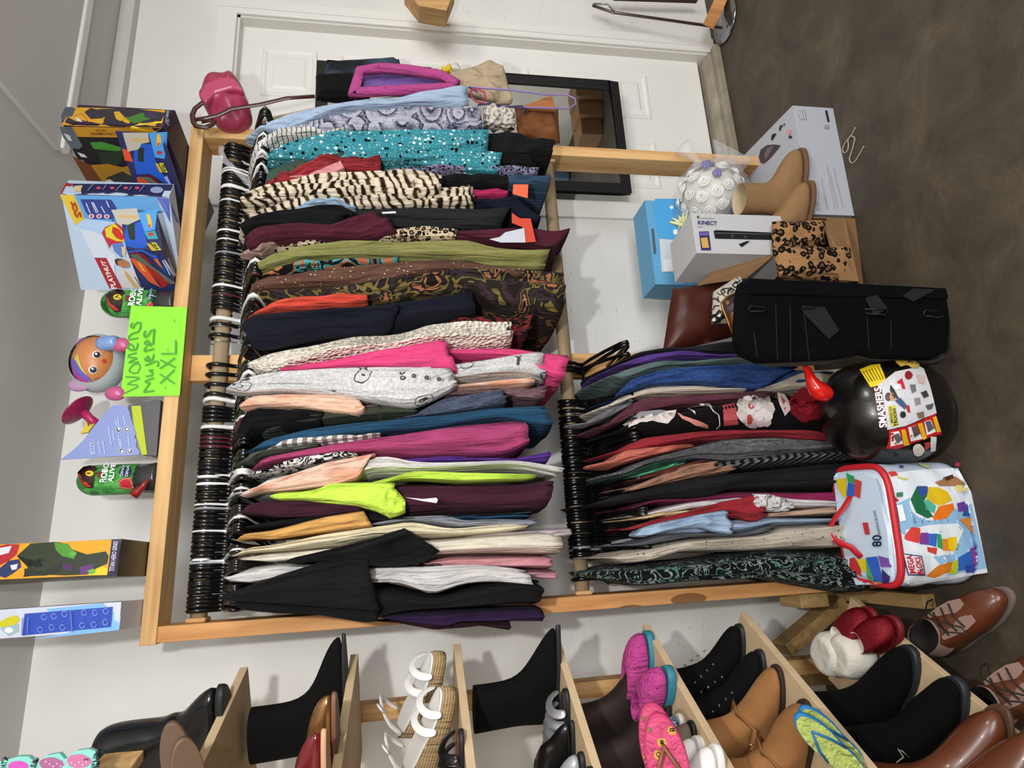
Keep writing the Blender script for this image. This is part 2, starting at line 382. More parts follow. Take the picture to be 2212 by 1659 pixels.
# door slab: stiles and rails with six raised panels
DW = P('#ebe9e4', .42, var=.03, vs=2)
bm = new(); box(bm, DX0+.004, DX1-.004, YW+.045, YW+.085, DZ0+.035, DZ1-.004)
def raised(x0, x1, z0, z1):
    y = YW+.045
    def ring(d, yy): return [(x0+d, yy, z0+d), (x1-d, yy, z0+d), (x1-d, yy, z1-d), (x0+d, yy, z1-d)]
    rs = [ring(-.012, y+.001), ring(-.006, y-.006), ring(.004, y-.006), ring(.012, y-.0005), ring(.030, y-.0005), ring(.040, y-.005)]
    loft(bm, rs, cap0=False)
for xa, xb in ((1.45, 1.665), (1.80, 2.015)):
    for za, zb in ((1.76, 1.955), (.985, 1.655), (.335, .875)): raised(xa, xb, za, zb)
for f in bm.faces: f.smooth = False
door = struct('door_1', bm, DW)
bm = new()   # jamb and casing
J = .02
for a in ((DX0-.0, DX0+.014), (DX1-.014, DX1)): box(bm, a[0], a[1], YW-.0005, YW+.118, DZ0, DZ1)
box(bm, DX0, DX1, YW-.0005, YW+.118, DZ1-.014, DZ1)
struct('trim_3', bm, P('#d9d6cf', .4))
bm = new()
for x0, x1 in ((DX0-.07, DX0+.004), (DX1-.004, DX1+.07)):
    box(bm, x0, x1, YW-.014, YW-.0005, .0, DZ1+.07)
box(bm, DX0-.0, DX1, YW-.014, YW-.0005, DZ1-.004, DZ1+.07)
struct('trim_4', bm, P('#e8e6e1', .4), bevel=.004)
bm = new()
for x0, x1 in ((DX1+.02, DX1+.03),): box(bm, x0, x1, YW-.019, YW-.0135, .0, DZ1+.07)
struct('trim_7', bm, P('#e8e6e1', .4), bevel=.002)
bm = new(); box(bm, DX0+.005, DX1-.02, YW-.02, YW+.12, .0, .045); struct('trim_5', bm, P('#9c9484', .6, var=.2, vs=14), bevel=.003)
bm = new(); prism(bm, [(DX0-.02, YW-.055, .0), (DX1+.0, YW-.055, 0), (DX1, YW-.0205, .0), (DX0-.02, YW-.0205, 0)], (0, 0, .03)); struct('trim_6', bm, P('#8f8775', .55, var=.25, vs=14), bevel=.003)
# ================================================================ clothes rack: a 2x4 frame with two rods
PINE = woodmat('#a8763c', '#dcb27a'); PINEX = woodmat('#b98a50', '#e3bd86', 0); PINEO = woodmat('#b3763c', '#d9a066', 2); PINEY = woodmat('#7e6238', '#b0905c', 1)
rack = empty('clothes_rack', (.57, 1.745, 0), 'tall pine lumber clothes rack with two wooden rods against the white wall', 'clothes rack')
bm = new(); box(bm, -.176, 1.315, YF, YF+.089, 2.007, 2.045); link('top_rail', bm, PINEX, rack, bevel=.002)
for x0, x1, m in ((-.172, -.134, PINEO), (.512, .59, woodmat('#b57f45', '#e0b076', 2)), (1.274, 1.312, PINE)):
    bm = new()
    if x0 > .4 and x1 < .7: box(bm, x0, x1, YF+.064, YF+.100, .038, 2.006)
    else: box(bm, x0, x1, YF, YF+.089, .001, 2.006)
    link('post', bm, m, rack, bevel=.002)
for z, x0, x1 in ((1.928, -.134, 1.274), (.915, -.134, 1.274)):
    bm = new(); tube(bm, [(x0, 1.745, z), (.2, 1.745, z-.004), (.6, 1.745, z-.006), (1., 1.745, z-.003), (x1, 1.745, z)], .021, 14)
    link('hanging_rod', bm, woodmat('#6d5c46', '#a08c6c', 0), rack)
    for x in (-.130, 1.268):
        bm = new(); beamb(bm, (x-.004, 1.745, z), (x+.008, 1.745, z), .05, .05); link('rod_socket', bm, PINE, rack, bevel=.01)
# feet: runners on the floor
for (x, ya, yb) in ((-.197, 1.52, 1.98), (1.334, 1.66, 2.0)):
    bm = new(); box(bm, x-.019, x+.019, ya, yb, .001, .038); link('foot', bm, PINEY, rack, bevel=.003)
bm = new(); box(bm, -.211, -.1725, 1.69, 1.80, .195, .285); link('foot_block', bm, PINEY, rack, bevel=.004)
# ---------------------------------------------------------------- garments
YG, YR = 1.53, 1.745
def shell(top, bot, yf, depth, nf=2, amp=.006, seed=0, shoulder=True, cuff=True, lean=0., rows=30, cols=40, rise=.06, wav=.05):
    """a hanging piece of cloth: its front edge follows the two traced outlines, its body runs back along y"""
    rnd = random.Random(seed); A = smooth(resample(px(top), rows), 1); B = smooth(resample(px(bot), rows), 1)
    p1, p2, p3, dr = [rnd.random()*6.28 for _ in range(4)]; rings = []
    exx = .62
    for i in range(rows):
        t = i/(rows-1); y = yf+lean*t
        a = W(A[i].x, A[i].y, y); b = W(B[i].x, B[i].y, y); c = (a+b)/2; h = (b-a)/2; D = depth
        if shoulder: D = depth*(.86+.14*min(1, t*3))
        w = h.length; ring = []
        r0 = (min(1, i/2.2+.35)) if not shoulder else min(1, .55+i/4)
        for k in range(cols):
            th = 2*PI*k/cols; cs, sn = math.cos(th), math.sin(th)
            X = math.copysign(abs(cs)**exx, cs); Yv = math.copysign(abs(sn)**exx, sn)
            fr = max(0, Yv)**2
            fold = amp*(math.sin(nf*PI*X+p1+dr*t*.6+1.2*math.sin(t*3+p2))+.45*math.sin(nf*2.3*PI*X+p2+2.2*t)+.5*math.sin(5*t*PI+p3+X*2)+.35*math.sin(nf*5.1*PI*X+p3+4*t+math.sin(t*9+p1)))*1.5*fr*min(1, .3+t*2)
            fold += amp*.6*noise.noise(Vector((X*1.5+seed, t*9, seed*1.7)))*fr*2
            side = 1+wav*math.sin(Yv*7+p2+t*3)*(1-fr)*.8
            q = c+h*(X*side*r0)
            yy = y+depth/2-D/2*Yv + fold + (1-r0)*.004
            ring.append(Vector((q.x, yy, q.z)))
        rings.append(ring)
    r = rings[0]; cx = sum((p for p in r), Vector())/len(r); cap = []
    if shoulder:
        for f in (.92, .6, .3):
            ring = []
            for p in r:
                q = Vector((cx.x+(p.x-cx.x)*(1-.55*f), 0, p.z)); yc = YR if depth > .3 else yf+depth*.7
                q.y = p.y+(yc-p.y)*f*.86; q.z = p.z+rise*(f**.9); ring.append(q)
            cap.append(ring)
        rings = cap+rings
    else:
        ring = [cx+(p-cx)*.5+Vector((0, 0, .004)) for p in r]; rings = [ring]+rings
    e = rings[-1]; ce = sum((p for p in e), Vector())/len(e); dirn = (ce-sum((p for p in rings[-4]), Vector())/len(e)).normalized()
    if cuff:
        rings.append([ce+(p-ce)*.93-dirn*.001 for p in e]); rings.append([ce+(p-ce)*.86-dirn*.02 for p in e])
    bm = new(); loft(bm, rings); return bm
GN = [0]
def garment(name, label, cat, mat, body, sleeves=(), o=0, depth=.42, nf=2, amp=.006, group=None, rise=.06, wav=.05, lean=0.):
    GN[0] += 1; s = GN[0]*13
    ob = link(name, shell(*body, YG-.012*o, depth, nf, amp, s, rise=rise, wav=wav, lean=lean), mat)
    tag(ob, label, cat, group)
    for i, sl in enumerate(sleeves):
        t, b = sl[:2]; oo = sl[2] if len(sl) > 2 and sl[2] is not None else o+2.5; m = sl[3] if len(sl) > 3 and sl[3] else mat; nm = sl[4] if len(sl) > 4 else 'sleeve'
        link(nm, shell(t, b, YG-.012*oo, .07, nf, amp*.9, s+i+1, shoulder=False, rows=26, cols=36, wav=.02), m, ob)
    return ob
C = cloth
exec_list = []
# upper rod, from the right end of the rack to the left end
garment('knit_pullover', 'light blue knit top with a white hem, hung past the right post', 'top', C('plain', '#a9c0dd'),
    ('H 440 400 780 312 1100 255 1400 218 1575 198', 'H 470 440 640 420 900 330 1200 318 1595 292'), o=-1, depth=.13, nf=1)
garment('long_tunic', 'grey and white tunic printed with round mandala medallions', 'tunic', C('rings', ['#34324a', '#74738c', '#b7b7c8'], 14.),
    ('H 620 415 860 350 1000 318 1200 306 1640 290', 'H 640 440 900 446 1200 446 1400 448 1672 440'), o=1, depth=.15, nf=2)
garment('blouse', 'white blouse with thin black stripes, partly under the dotted turquoise dress', 'blouse', C('stripe', ['#3b3a42', '#dcd8d2', .18], 75.),
    ('H 405 492 480 448 620 432 940 432', 'H 430 560 560 490 760 478 940 455'), o=0, depth=.3)
garment('jacket', 'black jacket behind the dotted turquoise dress, right of the rack post', 'jacket', C('plain', '#1b1b1e'),
    ('H 1640 444 1800 442 1910 470 2058 492', 'H 1640 560 1800 600 1950 588 2044 590'), o=-2, depth=.16)
garment('dress', 'turquoise dress covered in black and white dots', 'dress', C('dots', ['#1f8f9e', '#e6eef0', '#0e1c24'], 72.),
    ('H 480 560 700 500 1100 480 1500 480 1720 545 1780 545', 'H 500 600 800 600 1100 612 1400 640 1600 660 1752 674'),
    [('H 490 560 620 500 850 448 1200 438 1700 436', 'H 500 594 700 590 1000 598 1300 590 1694 560', 2.2)], o=1, nf=3)
garment('sweater', 'black sweater between the dotted dress and the dark green floral top', 'sweater', C('plain', '#141416'),
    ('H 430 600 520 580 1100 600 1780 560 1900 570', 'H 450 640 560 600 1100 640 1780 640 1970 650'), o=-2)
garment('floral_blouse', 'dark green top with pale pink flowers behind the red ruffled scarf', 'top', C('floral', ['#3f5548', '#c9a9a4', '#3f5548', '#2c3c34'], 13.),
    ('A 600 440 640 290 850 215 1350 190 1400 200', 'A 610 460 740 400 1000 330 1300 290 1400 280'), o=0)
garment('scarf', 'crinkled red scarf draped beside the brown striped print top', 'scarf', C('plain', '#b02a33'),
    ('A 710 400 850 330 1030 245 1260 235 1500 250 1590 215', 'A 740 415 900 400 1050 380 1280 310 1500 320 1595 300'), o=1.5, amp=.014, nf=4, depth=.1)
garment('necktie', 'pale pink necktie lying against the red scarf', 'tie', C('plain', '#dd8f92'),
    ('A 1000 350 1150 290 1262 246', 'A 1020 385 1200 350 1302 305'), o=2.2, depth=.02, nf=1, amp=.001)
garment('patterned_blouse', 'small scale lavender and black print top under the dotted dress', 'top', C('leopard', ['#8f8bb0', '#17151f', '#b8b4d0'], 110.),
    ('B 90 350 300 345 600 370 1160 362', 'B 100 380 480 400 780 422 1160 420'), o=-1)
garment('leggings', 'folded black leggings behind the end of the brown striped print', 'leggings', C('plain', '#17171a'),
    ('B 400 400 600 412 950 418', 'B 400 480 600 500 950 505'), o=-1)
garment('blouse', 'brown, black and cream abstract striped print blouse', 'blouse', C('zebra', ['#1e1713', '#5f4227', '#d3c0a0', '#e6d8c0'], 13.),
    ('H 350 850 700 800 1100 790 1450 730 1590 720', 'H 360 918 600 890 900 866 1200 862 1630 846'),
    [('H 340 800 480 740 700 700 1000 665 1300 650 1445 690', 'H 350 860 500 830 750 800 1000 790 1290 800 1440 780', 2.5)], o=1, nf=3, amp=.009)
garment('cardigan', 'steel blue cardigan end beside the orange sale tag', 'cardigan', C('plain', '#34506a'),
    ('B 700 430 950 432 1246 430', 'B 700 500 960 505 1240 515'), o=-2)
garment('sleeveless_shirt', 'magenta tank top hem below the abstract striped blouse', 'top', C('plain', '#b31257'),
    ('B 500 500 700 508 945 515', 'B 500 560 730 590 948 588'), o=-1.2)
garment('collared_shirt', 'dark navy collared shirt whose hem flares out beside the charcoal jacket', 'shirt', C('plain', '#171c33'),
    ('B 500 600 760 588 1010 565 1100 640 1185 728', 'B 500 640 780 650 990 700 1050 740 1150 756'), o=-1.5)
garment('satin_camisole', 'shiny pale blue satin camisole peeking above the black sleeve', 'camisole', C('plain', '#9ab9d6', rough=.3),
    ('A 880 625 1000 575 1200 528 1390 625', 'A 900 640 1080 620 1220 600 1390 640'), o=1.8, depth=.12)
garment('suit_jacket', 'charcoal suit jacket with a buttoned cuff left of the navy shirt', 'jacket', C('plain', '#2c2d30'),
    ('A 480 720 900 640 1300 600 B 300 620 810 612 992 606', 'A 500 790 900 760 1300 720 B 170 790 600 800 890 802'),
    [('A 425 740 560 690 760 632 1280 588 1392 676', 'A 470 800 600 770 900 762 1190 762 1260 720', 3, C('plain', '#151618'), 'sleeve')], o=.5, nf=2)
garment('sweater', 'burgundy sweater with a raised cuff and long maroon body', 'sweater', C('plain', '#571c30'),
    ('A 540 800 1200 800 B 400 800 900 800 1120 778 1402 776', 'A 560 930 900 860 1400 850 B 600 860 1100 900 1240 975 1320 880'),
    [('A 488 830 600 760 850 748 1180 765 1500 640', 'A 500 965 620 880 900 850 1440 860 1725 800', 2.8)], o=-.5, nf=2, amp=.008)
garment('animal_print_blouse', 'leopard print top with a dusty pink edge above the olive sweater', 'top', C('leopard', ['#d9c3a0', '#1d1410', '#a97f50'], 75.),
    ('A 580 900 750 850 1100 850 1734 800 B 420 778 606 800', 'A 620 950 900 930 1400 900 B 200 862 590 856'), o=.4)
garment('sleeveless_shirt', 'dusty pink tank top beside the leopard print', 'top', C('plain', '#b08a86'),
    ('A 580 890 660 850 760 838 960 850', 'A 575 985 640 930 800 880 960 860'), o=1.2, depth=.1)
garment('sweater', 'olive green sweater hanging straight down to a wide cuff', 'sweater', C('plain', '#8c8b49'),
    ('A 560 985 700 930 1100 895 1734 878 B 500 862 700 866 850 900 1232 906', 'A 580 1115 640 1070 900 1030 1500 1030 B 200 1015 500 1030 820 1040 1218 1058'), o=1.6, nf=2, amp=.009)
garment('print_blouse', 'black blouse with turquoise and orange brush print behind the olive sweater', 'blouse', C('blotch', ['#17181a', '#1f1c1c', '#c06a3c', '#2fa9a6', '#17181a', '#5a6264'], 16.),
    ('A 600 1120 700 1070 930 1030 1500 1030 1734 1040', 'A 610 1150 800 1130 1000 1110 1500 1090 1734 1070'), o=.8)
garment('cardigan', 'brown cardigan with scattered shiny sequins', 'cardigan', C('specks', ['#6b4837', '#e8ddd0'], 85.),
    ('A 520 1200 640 1140 1100 1105 1734 1060 B 330 1010 730 1020 1085 1075', 'A 535 1260 900 1255 1300 1250 1734 1200 B 200 1120 600 1080 1050 1130'), o=1.4, nf=3, amp=.009)
garment('print_dress', 'long dark brown dress with olive, plum and orange leaf print', 'dress', C('blotch', ['#2a2019', '#3a2b34', '#2c2a1c', '#77652c', '#35222b', '#a8683c', '#241d18'], 11.),
    ('A 560 1265 900 1250 1400 1240 B 200 1130 420 1070 800 1060 1200 1040 1340 1045', 'A 600 1330 1000 1340 1500 1380 B 400 1240 700 1240 820 1330 1340 1400'), o=.4, nf=3, amp=.012)
garment('knit_pullover', 'bright orange red top folded over a white lining', 'top', C('plain', '#e0452a'),
    ('A 660 1410 760 1350 1100 1330 1400 1315 1480 1345', 'A 600 1470 720 1440 960 1440 1300 1420 1490 1392'), o=2.0, depth=.12)
garment('long_cardigan', 'dark navy cardigan with a wide sleeve beside the cream lace top', 'cardigan', C('plain', '#171a2b'),
    ('A 460 1560 700 1470 1200 1430 B 0 1300 400 1240 690 1200', 'C 540 200 800 220 1400 160 1800 140 B 300 1450 738 1420'),
    [('A 450 1540 520 1480 900 1450 1300 1430 1734 1400 B 200 1350', 'C 510 150 600 280 800 250 1250 160 1800 140 1860 60', 2.8)], o=1, nf=2, amp=.008)
garment('fringed_scarf', 'dark red scarf with black knotted tassels below the leaf print dress', 'scarf', C('blotch', ['#14100f', '#5c1620', '#7c1c22', '#14100f'], 20.),
    ('B 500 1380 900 1360 1120 1372', 'B 500 1480 900 1560 1080 1565'), o=-2, amp=.012)
garment('lace_pullover', 'long cream lace top hanging behind the hot pink shirt', 'top', C('lace', ['#f2e8d6', '#e0d0b4'], 95.),
    ('C 512 340 620 288 1250 195 1900 135 B 400 1420 962 1402', 'C 560 480 700 520 1100 415 1700 300 B 100 1640 600 1600 992 1584'), o=2.0, nf=3, amp=.01)
garment('tee_shirt', 'hot pink shirt with a pointed sleeve hem', 'shirt', C('plain', '#e8387f'),
    ('C 860 480 1900 300 D 780 205 1300 210 1640 218 1897 222', 'C 880 500 1900 420 D 700 290 1400 300 1680 530 1818 562'),
    [('C 850 478 1250 400 1700 300 D 350 175 690 120', 'C 860 490 1400 460 D 0 390 500 400 780 420 825 432', 3.0)], o=.2, nf=2)
garment('floral_shirt', 'pale grey marled shirt with ink drawn flowers and three dark buttons', 'shirt', C('outline', ['#b9b9bb', '#dad9d8', '#4b4b50'], 11.),
    ('C 600 540 1900 460 D 800 330 1200 260 1592 184', 'C 700 640 1900 600 D 820 510 1100 480 1430 465 1680 525'),
    [('C 365 620 430 575 640 530 800 490 1400 450 D 0 380 300 372 745 396', 'C 372 690 500 690 840 662 1400 720 D 0 712 200 745 400 782 600 690 830 570', 3.6)], o=.9, nf=2, amp=.008)
garment('tie_dye_shirt', 'peach tie dyed shirt under the ink flower shirt', 'shirt', C('tie', ['#e39a74', '#f0c3a6'], 15.),
    ('C 500 770 1400 760 D 820 560 1200 510 1552 465', 'C 520 810 1400 820 D 850 600 1200 590 1552 582'),
    [('C 478 780 560 725 660 700 1000 695 1400 708 1532 735', 'C 488 846 600 815 900 815 1150 840 1570 888 1620 842', 3.0)], o=.3, nf=2)
garment('knit_sweater', 'mauve brown chunky knit sweater behind the peach tie dyed shirt', 'sweater', C('heather', ['#5b3d44', '#8b6a70']),
    ('C 900 820 1600 800 D 500 640 900 605 1500 590 1692 530', 'C 900 850 1600 860 D 600 680 1300 640 1360 705 1642 712'), o=-.6, nf=3)
garment('sweater', 'black sweater sleeve bunched up beside the dark olive sleeve', 'sweater', C('plain', '#141516'),
    ('C 445 960 480 880 560 825 900 820 1250 850', 'C 440 1100 500 1105 600 1020 900 985 1200 950'), o=1.5, nf=3, amp=.012, depth=.3)
garment('long_sleeve_shirt', 'dark olive long sleeve shirt beside the slate denim sleeve', 'shirt', C('plain', '#3f4534'),
    ('C 900 900 1200 850 1650 800 D 0 722 200 745 400 782', 'C 560 1080 900 980 1400 930 1908 890 D 0 872 470 850'), o=.8)
garment('denim_shirt', 'slate blue denim sleeve with a stitched cuff', 'shirt', C('heather', ['#414b60', '#57627a']),
    ('D 420 830 700 680 1000 630 1232 604', 'D 450 860 700 830 1000 800 1306 732'), o=1.0, depth=.1)
garment('long_sleeve_shirt', 'deep teal blue shirt with a triangular hanging hem', 'shirt', C('plain', '#1d4f70'),
    ('C 520 1200 620 1090 1000 1000 1600 925 D 200 875 700 820 1200 760 1622 728', 'C 540 1230 760 1180 1200 1110 1900 1030 D 600 970 1300 870 1500 950 1758 972'), o=1.2, nf=3, amp=.01)
garment('striped_shirt', 'white top with wide taupe stripes beside the teal blue shirt', 'top', C('stripe', ['#e6e2dc', '#8f8580', .5], 42.),
    ('C 730 1185 850 1110 1000 1088 1400 1065 1750 1055', 'C 740 1200 900 1175 1200 1150 1500 1120 1750 1080'), o=2., depth=.2)
garment('sleeveless_shirt', 'dark grey green tank top strap beside the raspberry shirt', 'top', C('plain', '#4d5548'),
    ('C 520 1230 700 1195 1000 1160 1200 1150', 'C 560 1340 640 1250 900 1220 1200 1180'), o=1.4, depth=.2)
garment('tunic', 'raspberry pink tunic with a broad straight hem', 'tunic', C('plain', '#b03a70'),
    ('C 600 1330 640 1255 1100 1170 1900 1035 D 700 920 1455 838', 'C 610 1350 760 1300 1150 1270 1560 1250 1900 1235 D 400 1225 1280 1225 1520 1130'), o=2.1, nf=2, amp=.009)
garment('print_blouse', 'black and white swirl print blouse behind the peach sleeve', 'blouse', C('blotch', ['#121214', '#e4e0da', '#121214', '#e4e0da', '#121214'], 26.),
    ('C 545 1400 900 1290 1200 1220 1430 1188 1545 1240', 'C 560 1430 800 1400 1100 1350 1300 1320 1550 1260'), o=1.6)
garment('purple_shirt', 'purple top hem with a dark plum lining below the raspberry tunic', 'top', C('plain', '#5e2f96'),
    ('D 300 1240 900 1240 1340 1260 1712 1168', 'D 300 1290 900 1290 1340 1300 1690 1300'), o=-1)
garment('button_shirt', 'white shirt with a long thin body and open peach sleeve', 'shirt', C('plain', '#e3dfda'),
    ('C 550 1540 640 1450 740 1405 950 1395 1700 1240 D 220 1208 360 1270 900 1275 1400 1270 1862 1330', 'C 500 1640 700 1600 1100 1580 1500 1480 D 0 1400 300 1392 640 1385 1300 1330 1560 1360 1780 1422'),
    [('C 488 1590 640 1530 1000 1400 1300 1300 1700 1228', 'C 500 1640 620 1590 900 1570 1300 1530 1560 1472 1600 1360', 3.4, C('tie', ['#dd9a78', '#ecc4ae'], 18.))], o=1.5, nf=3, amp=.008)
garment('sleeveless_shirt', 'neon lime tank top with a gathered ruffle hem', 'top', C('plain', '#c8ee20'),
    ('C 1300 1560 1500 1500 D 0 1490 400 1372 900 1388 1570 1418', 'C 1320 1600 D 0 1540 300 1450 500 1455 900 1482 1560 1452'),
    [('E 840 112 1180 90 1330 60 1430 5 1900 -8 2090 2', 'E 850 182 1140 178 1400 210 1720 242 1900 290 2045 362', 4.5), ('F 100 60 190 30 250 60 350 180', 'F 120 250 180 360 300 325 350 300', 4.9)], o=3.1, nf=3, amp=.006, depth=.1)
garment('corduroy_shirt', 'plum corduroy long sleeve shirt under the neon lime top', 'shirt', C('stripe', ['#42182c', '#4f1f36', .5], 260.),
    ('E 560 260 900 180 D 250 1470 430 1470 900 1480 1400 1470 1750 1432', 'E 560 340 1000 350 1700 290 F 300 350 700 322 1300 300 1772 275'),
    [('E 540 290 620 215 860 176 1140 180 1740 245', 'E 560 320 720 322 900 352 1300 345 1760 290', 2.6)], o=1.6, nf=4, amp=.008)
garment('sweater', 'black sweater showing as a thin band above the mustard shirt', 'sweater', C('plain', '#18191b'),
    ('E 560 420 1000 350 1750 292 F 400 330 1600 290', 'E 540 480 800 450 1300 400 F 100 400 1600 330'), o=.4)
garment('tee_shirt', 'mustard yellow shirt with an angled sleeve hem', 'shirt', C('plain', '#dca24a'),
    ('E 600 540 1300 400 1760 320', 'E 620 580 1300 520 1820 470'),
    [('E 508 575 545 520 860 480 1400 340 1772 284', 'E 520 590 660 560 830 578 1400 492 1860 440', 3)], o=1.6, nf=1, depth=.3)
garment('cardigan', 'blue hem strip above the grey sweater arm', 'cardigan', C('plain', '#225a80'),
    ('F 400 360 850 335 1600 283', 'F 400 400 900 375 1600 362'), o=-.3)
garment('sweater', 'grey blue sweater with a thin knotted arm beside the cream sweater', 'sweater', C('plain', '#8d909c'),
    ('E 1850 400 F 0 400 400 340 780 318 920 375 1300 360 1662 372', 'F 0 440 400 390 700 440 820 460 1130 445 1640 440'), o=1.4, nf=2, amp=.008, depth=.3)
garment('cream_sweater', 'cream sweater with a ribbed cuff, the narrow one of two', 'sweater', C('plain', '#e2d5b0'),
    ('E 440 710 520 645 700 640 1400 500 2120 400 F 300 375 450 380 800 462 1300 408 1565 408', 'E 460 760 560 720 1000 700 1640 640 F 0 560 560 568 900 545 1300 522 1555 475'), o=2.0, nf=2, amp=.008)
garment('cream_sweater', 'cream sweater with a wide stitched lower panel, the broad one of two', 'sweater', C('plain', '#ded4c0'),
    ('E 505 750 700 712 1600 645 2100 560 F 620 568 1100 525 1660 478 1920 500', 'E 540 800 800 815 1100 790 1600 690 2100 800 F 300 800 700 735 1300 725 1905 735'), o=1.2, nf=2, amp=.006)
garment('sweatpants', 'pink sweatpants with a ribbed ankle cuff', 'trousers', C('plain', '#cf8a93'),
    ('F 400 800 850 742 1500 738 1815 738', 'F 400 860 1000 850 1540 870 1815 885'), o=.2)
garment('sweatshirt', 'pale lavender sweatshirt cuff beside the broad cream sweater', 'sweatshirt', C('plain', '#c4b0b8'),
    ('F 1000 500 1650 468 2005 452', 'F 1000 600 1700 600 2010 560'), o=-2)
garment('pyjama_trousers', 'light pink pyjama leg below the black sweater', 'trousers', C('plain', '#c58c94'),
    ('F 1000 900 1600 880 1850 878', 'F 1000 1000 1640 970 1875 985'), o=-2)
garment('dress_shirt', 'white cotton blouse with crumpled gathered folds', 'blouse', C('plain', '#d8d4d2'),
    ('E 365 920 480 868 900 818 1300 828 1800 840 F 30 848 600 812 1140 810 1552 870', 'E 395 1030 560 1062 760 1010 1100 960 F 40 1032 300 1020 640 1188 720 1130 970 1040 1250 1020 1640 1060'), o=2.2, nf=4, amp=.010)
garment('sweater', 'black ribbed sweater with its sleeve pushed up over the white blouse', 'sweater', C('plain', '#131415'),
    ('E 1000 770 1400 700 F 0 620 400 700 600 800 1740 1000', 'E 1000 830 1400 800 F 0 850 600 860 1500 1040'),
    [('E 980 775 1300 705 1640 620 2000 520 F 100 530 330 458', 'E 1000 830 1300 800 F 0 842 250 858 560 805 695 690', 4.8)], o=-.3, nf=3, amp=.012)
garment('tee_shirt', 'large black shirt at the left end of the rack with a wide flat sleeve', 'shirt', C('plain', '#17181a'),
    ('E 330 1160 500 1120 F 60 1050 640 1190 1250 1020 1650 950 1755 1040', 'E 480 1290 1200 1300 F 60 1400 480 1295 1100 1280 1660 1255'),
    [('E 300 1150 500 1082 900 935 1300 812 1790 680', 'E 330 1190 700 1215 1300 1260 1930 1298', 5.4), ('E 490 1200 1000 1230 1930 1285', 'E 500 1285 950 1325 1300 1335 1800 1420 1900 1402', 3.2)], o=.8, nf=2, amp=.006)
garment('long_skirt', 'dark purple skirt hanging past the left post', 'skirt', C('plain', '#3a1f4e'),
    ('F 150 1330 820 1300 1300 1290 1735 1275', 'F 240 1410 830 1476 860 1420 1730 1412'), o=-.6, depth=.25)
garment('plum_shirt', 'plum top with a slanted hem behind the dark purple skirt', 'top', C('plain', '#35121f'),
    ('F 240 1400 860 1400 1400 1400', 'F 300 1420 650 1494 1100 1450 1392 1492'), o=-1.6, depth=.15)
# lower rod
LG = dict(rise=.055)
garment('sweater', 'charcoal grey sweater at the right end of the lower rod', 'sweater', C('plain', '#2d2d30'),
    ('G 400 148 520 92 900 60 1160 20 1300 20', 'G 420 170 560 120 800 112 1160 125 1300 130'), o=0, **LG)
garment('knit_pullover', 'violet purple top on the lower rod between charcoal and sage', 'top', C('plain', '#5f3a94'),
    ('G 420 165 600 100 780 96 1130 122 1400 140', 'G 425 182 560 170 860 142 1140 150 1400 170'), o=.6, **LG)
garment('sweatshirt', 'sage green sweatshirt on the lower rod', 'sweatshirt', C('plain', '#5b726e'),
    ('G 370 225 450 186 600 148 1140 138 1400 160', 'G 380 250 450 286 560 250 700 216 1200 180 1400 200'), o=1.0, nf=2, **LG)
garment('knit_sweater', 'royal blue knit sweater with a folded cuff on the lower rod', 'sweater', C('heather', ['#20407c', '#2f5596']),
    ('G 450 320 900 230 1300 180 1700 200', 'G 470 350 900 310 1300 340 1700 340'),
    [('G 414 330 480 270 700 208 1200 174 1380 182 1525 196', 'G 420 370 600 305 860 290 1150 325 1280 345 1400 260', 2.2)], o=0, nf=2, amp=.008, **LG)
garment('knit_pullover', 'ivory knit top with a small collar on the lower rod', 'top', C('plain', '#d5c8b4'),
    ('G 362 395 480 335 640 296 900 308 1300 330 1560 200 1830 180', 'G 400 440 560 378 830 368 1210 350 1400 362 1830 340'), o=.5, **LG)
garment('long_sleeve_shirt', 'dusty mauve shirt with a purple edge on the lower rod', 'shirt', C('plain', '#6e3848'),
    ('G 350 530 480 405 600 372 1200 348 1320 366', 'G 360 560 440 530 600 470 850 430 1300 400'), o=1, nf=3, amp=.008, **LG)
garment('sleeveless_shirt', 'grey tank top strap on the lower rod beside the mauve shirt', 'top', C('plain', '#77767c'),
    ('G 200 535 330 460 480 410', 'G 210 555 340 510 475 440'), o=1.3, depth=.1, **LG)
garment('floral_dress', 'black dress with large white and crimson flowers on the lower rod', 'dress', C('plain', '#0f0c0f'),
    ('G 440 560 520 486 740 470 1050 395 1300 365 1700 395 1900 420', 'G 450 590 700 600 1000 590 1500 585 1900 600'), o=1.1, nf=1, amp=.003, **LG)
garment('sweater', 'crimson red sweater on the lower rod left of the black floral dress', 'sweater', C('plain', '#9c1d2c'),
    ('G 410 705 560 615 1100 578 1600 578 1800 640', 'G 425 725 560 722 900 660 1300 630 1800 670'), o=1.6, nf=2, **LG)
garment('camisole', 'salmon pink camisole with thin straps on the lower rod', 'camisole', C('plain', '#cf6c58'),
    ('G 375 755 450 708 600 690 850 680', 'G 385 812 460 790 640 745 850 700'), o=1.9, depth=.2, **LG)
garment('knit_sweater', 'grey marled knit sweater on the lower rod', 'sweater', C('heather', ['#48474a', '#78777a']),
    ('G 440 815 600 755 900 675 1100 615 1350 612 1850 655', 'G 460 875 600 800 900 762 1100 792 1500 750 1850 700'), o=2.0, nf=3, amp=.009, **LG)
garment('striped_sweater', 'black top with slanted grey stripes on the lower rod', 'top', C('diag', ['#121315', '#6d7072'], 42.),
    ('G 900 800 1080 775 1500 720 1900 690', 'G 920 840 1120 842 1500 800 1900 775'), o=.8, **LG)
garment('knit_pullover', 'dark green top showing as a narrow band on the lower rod', 'top', C('plain', '#173f31'),
    ('G 435 860 640 778 820 770', 'G 450 885 560 860 820 795'), o=1.7, depth=.3, **LG)
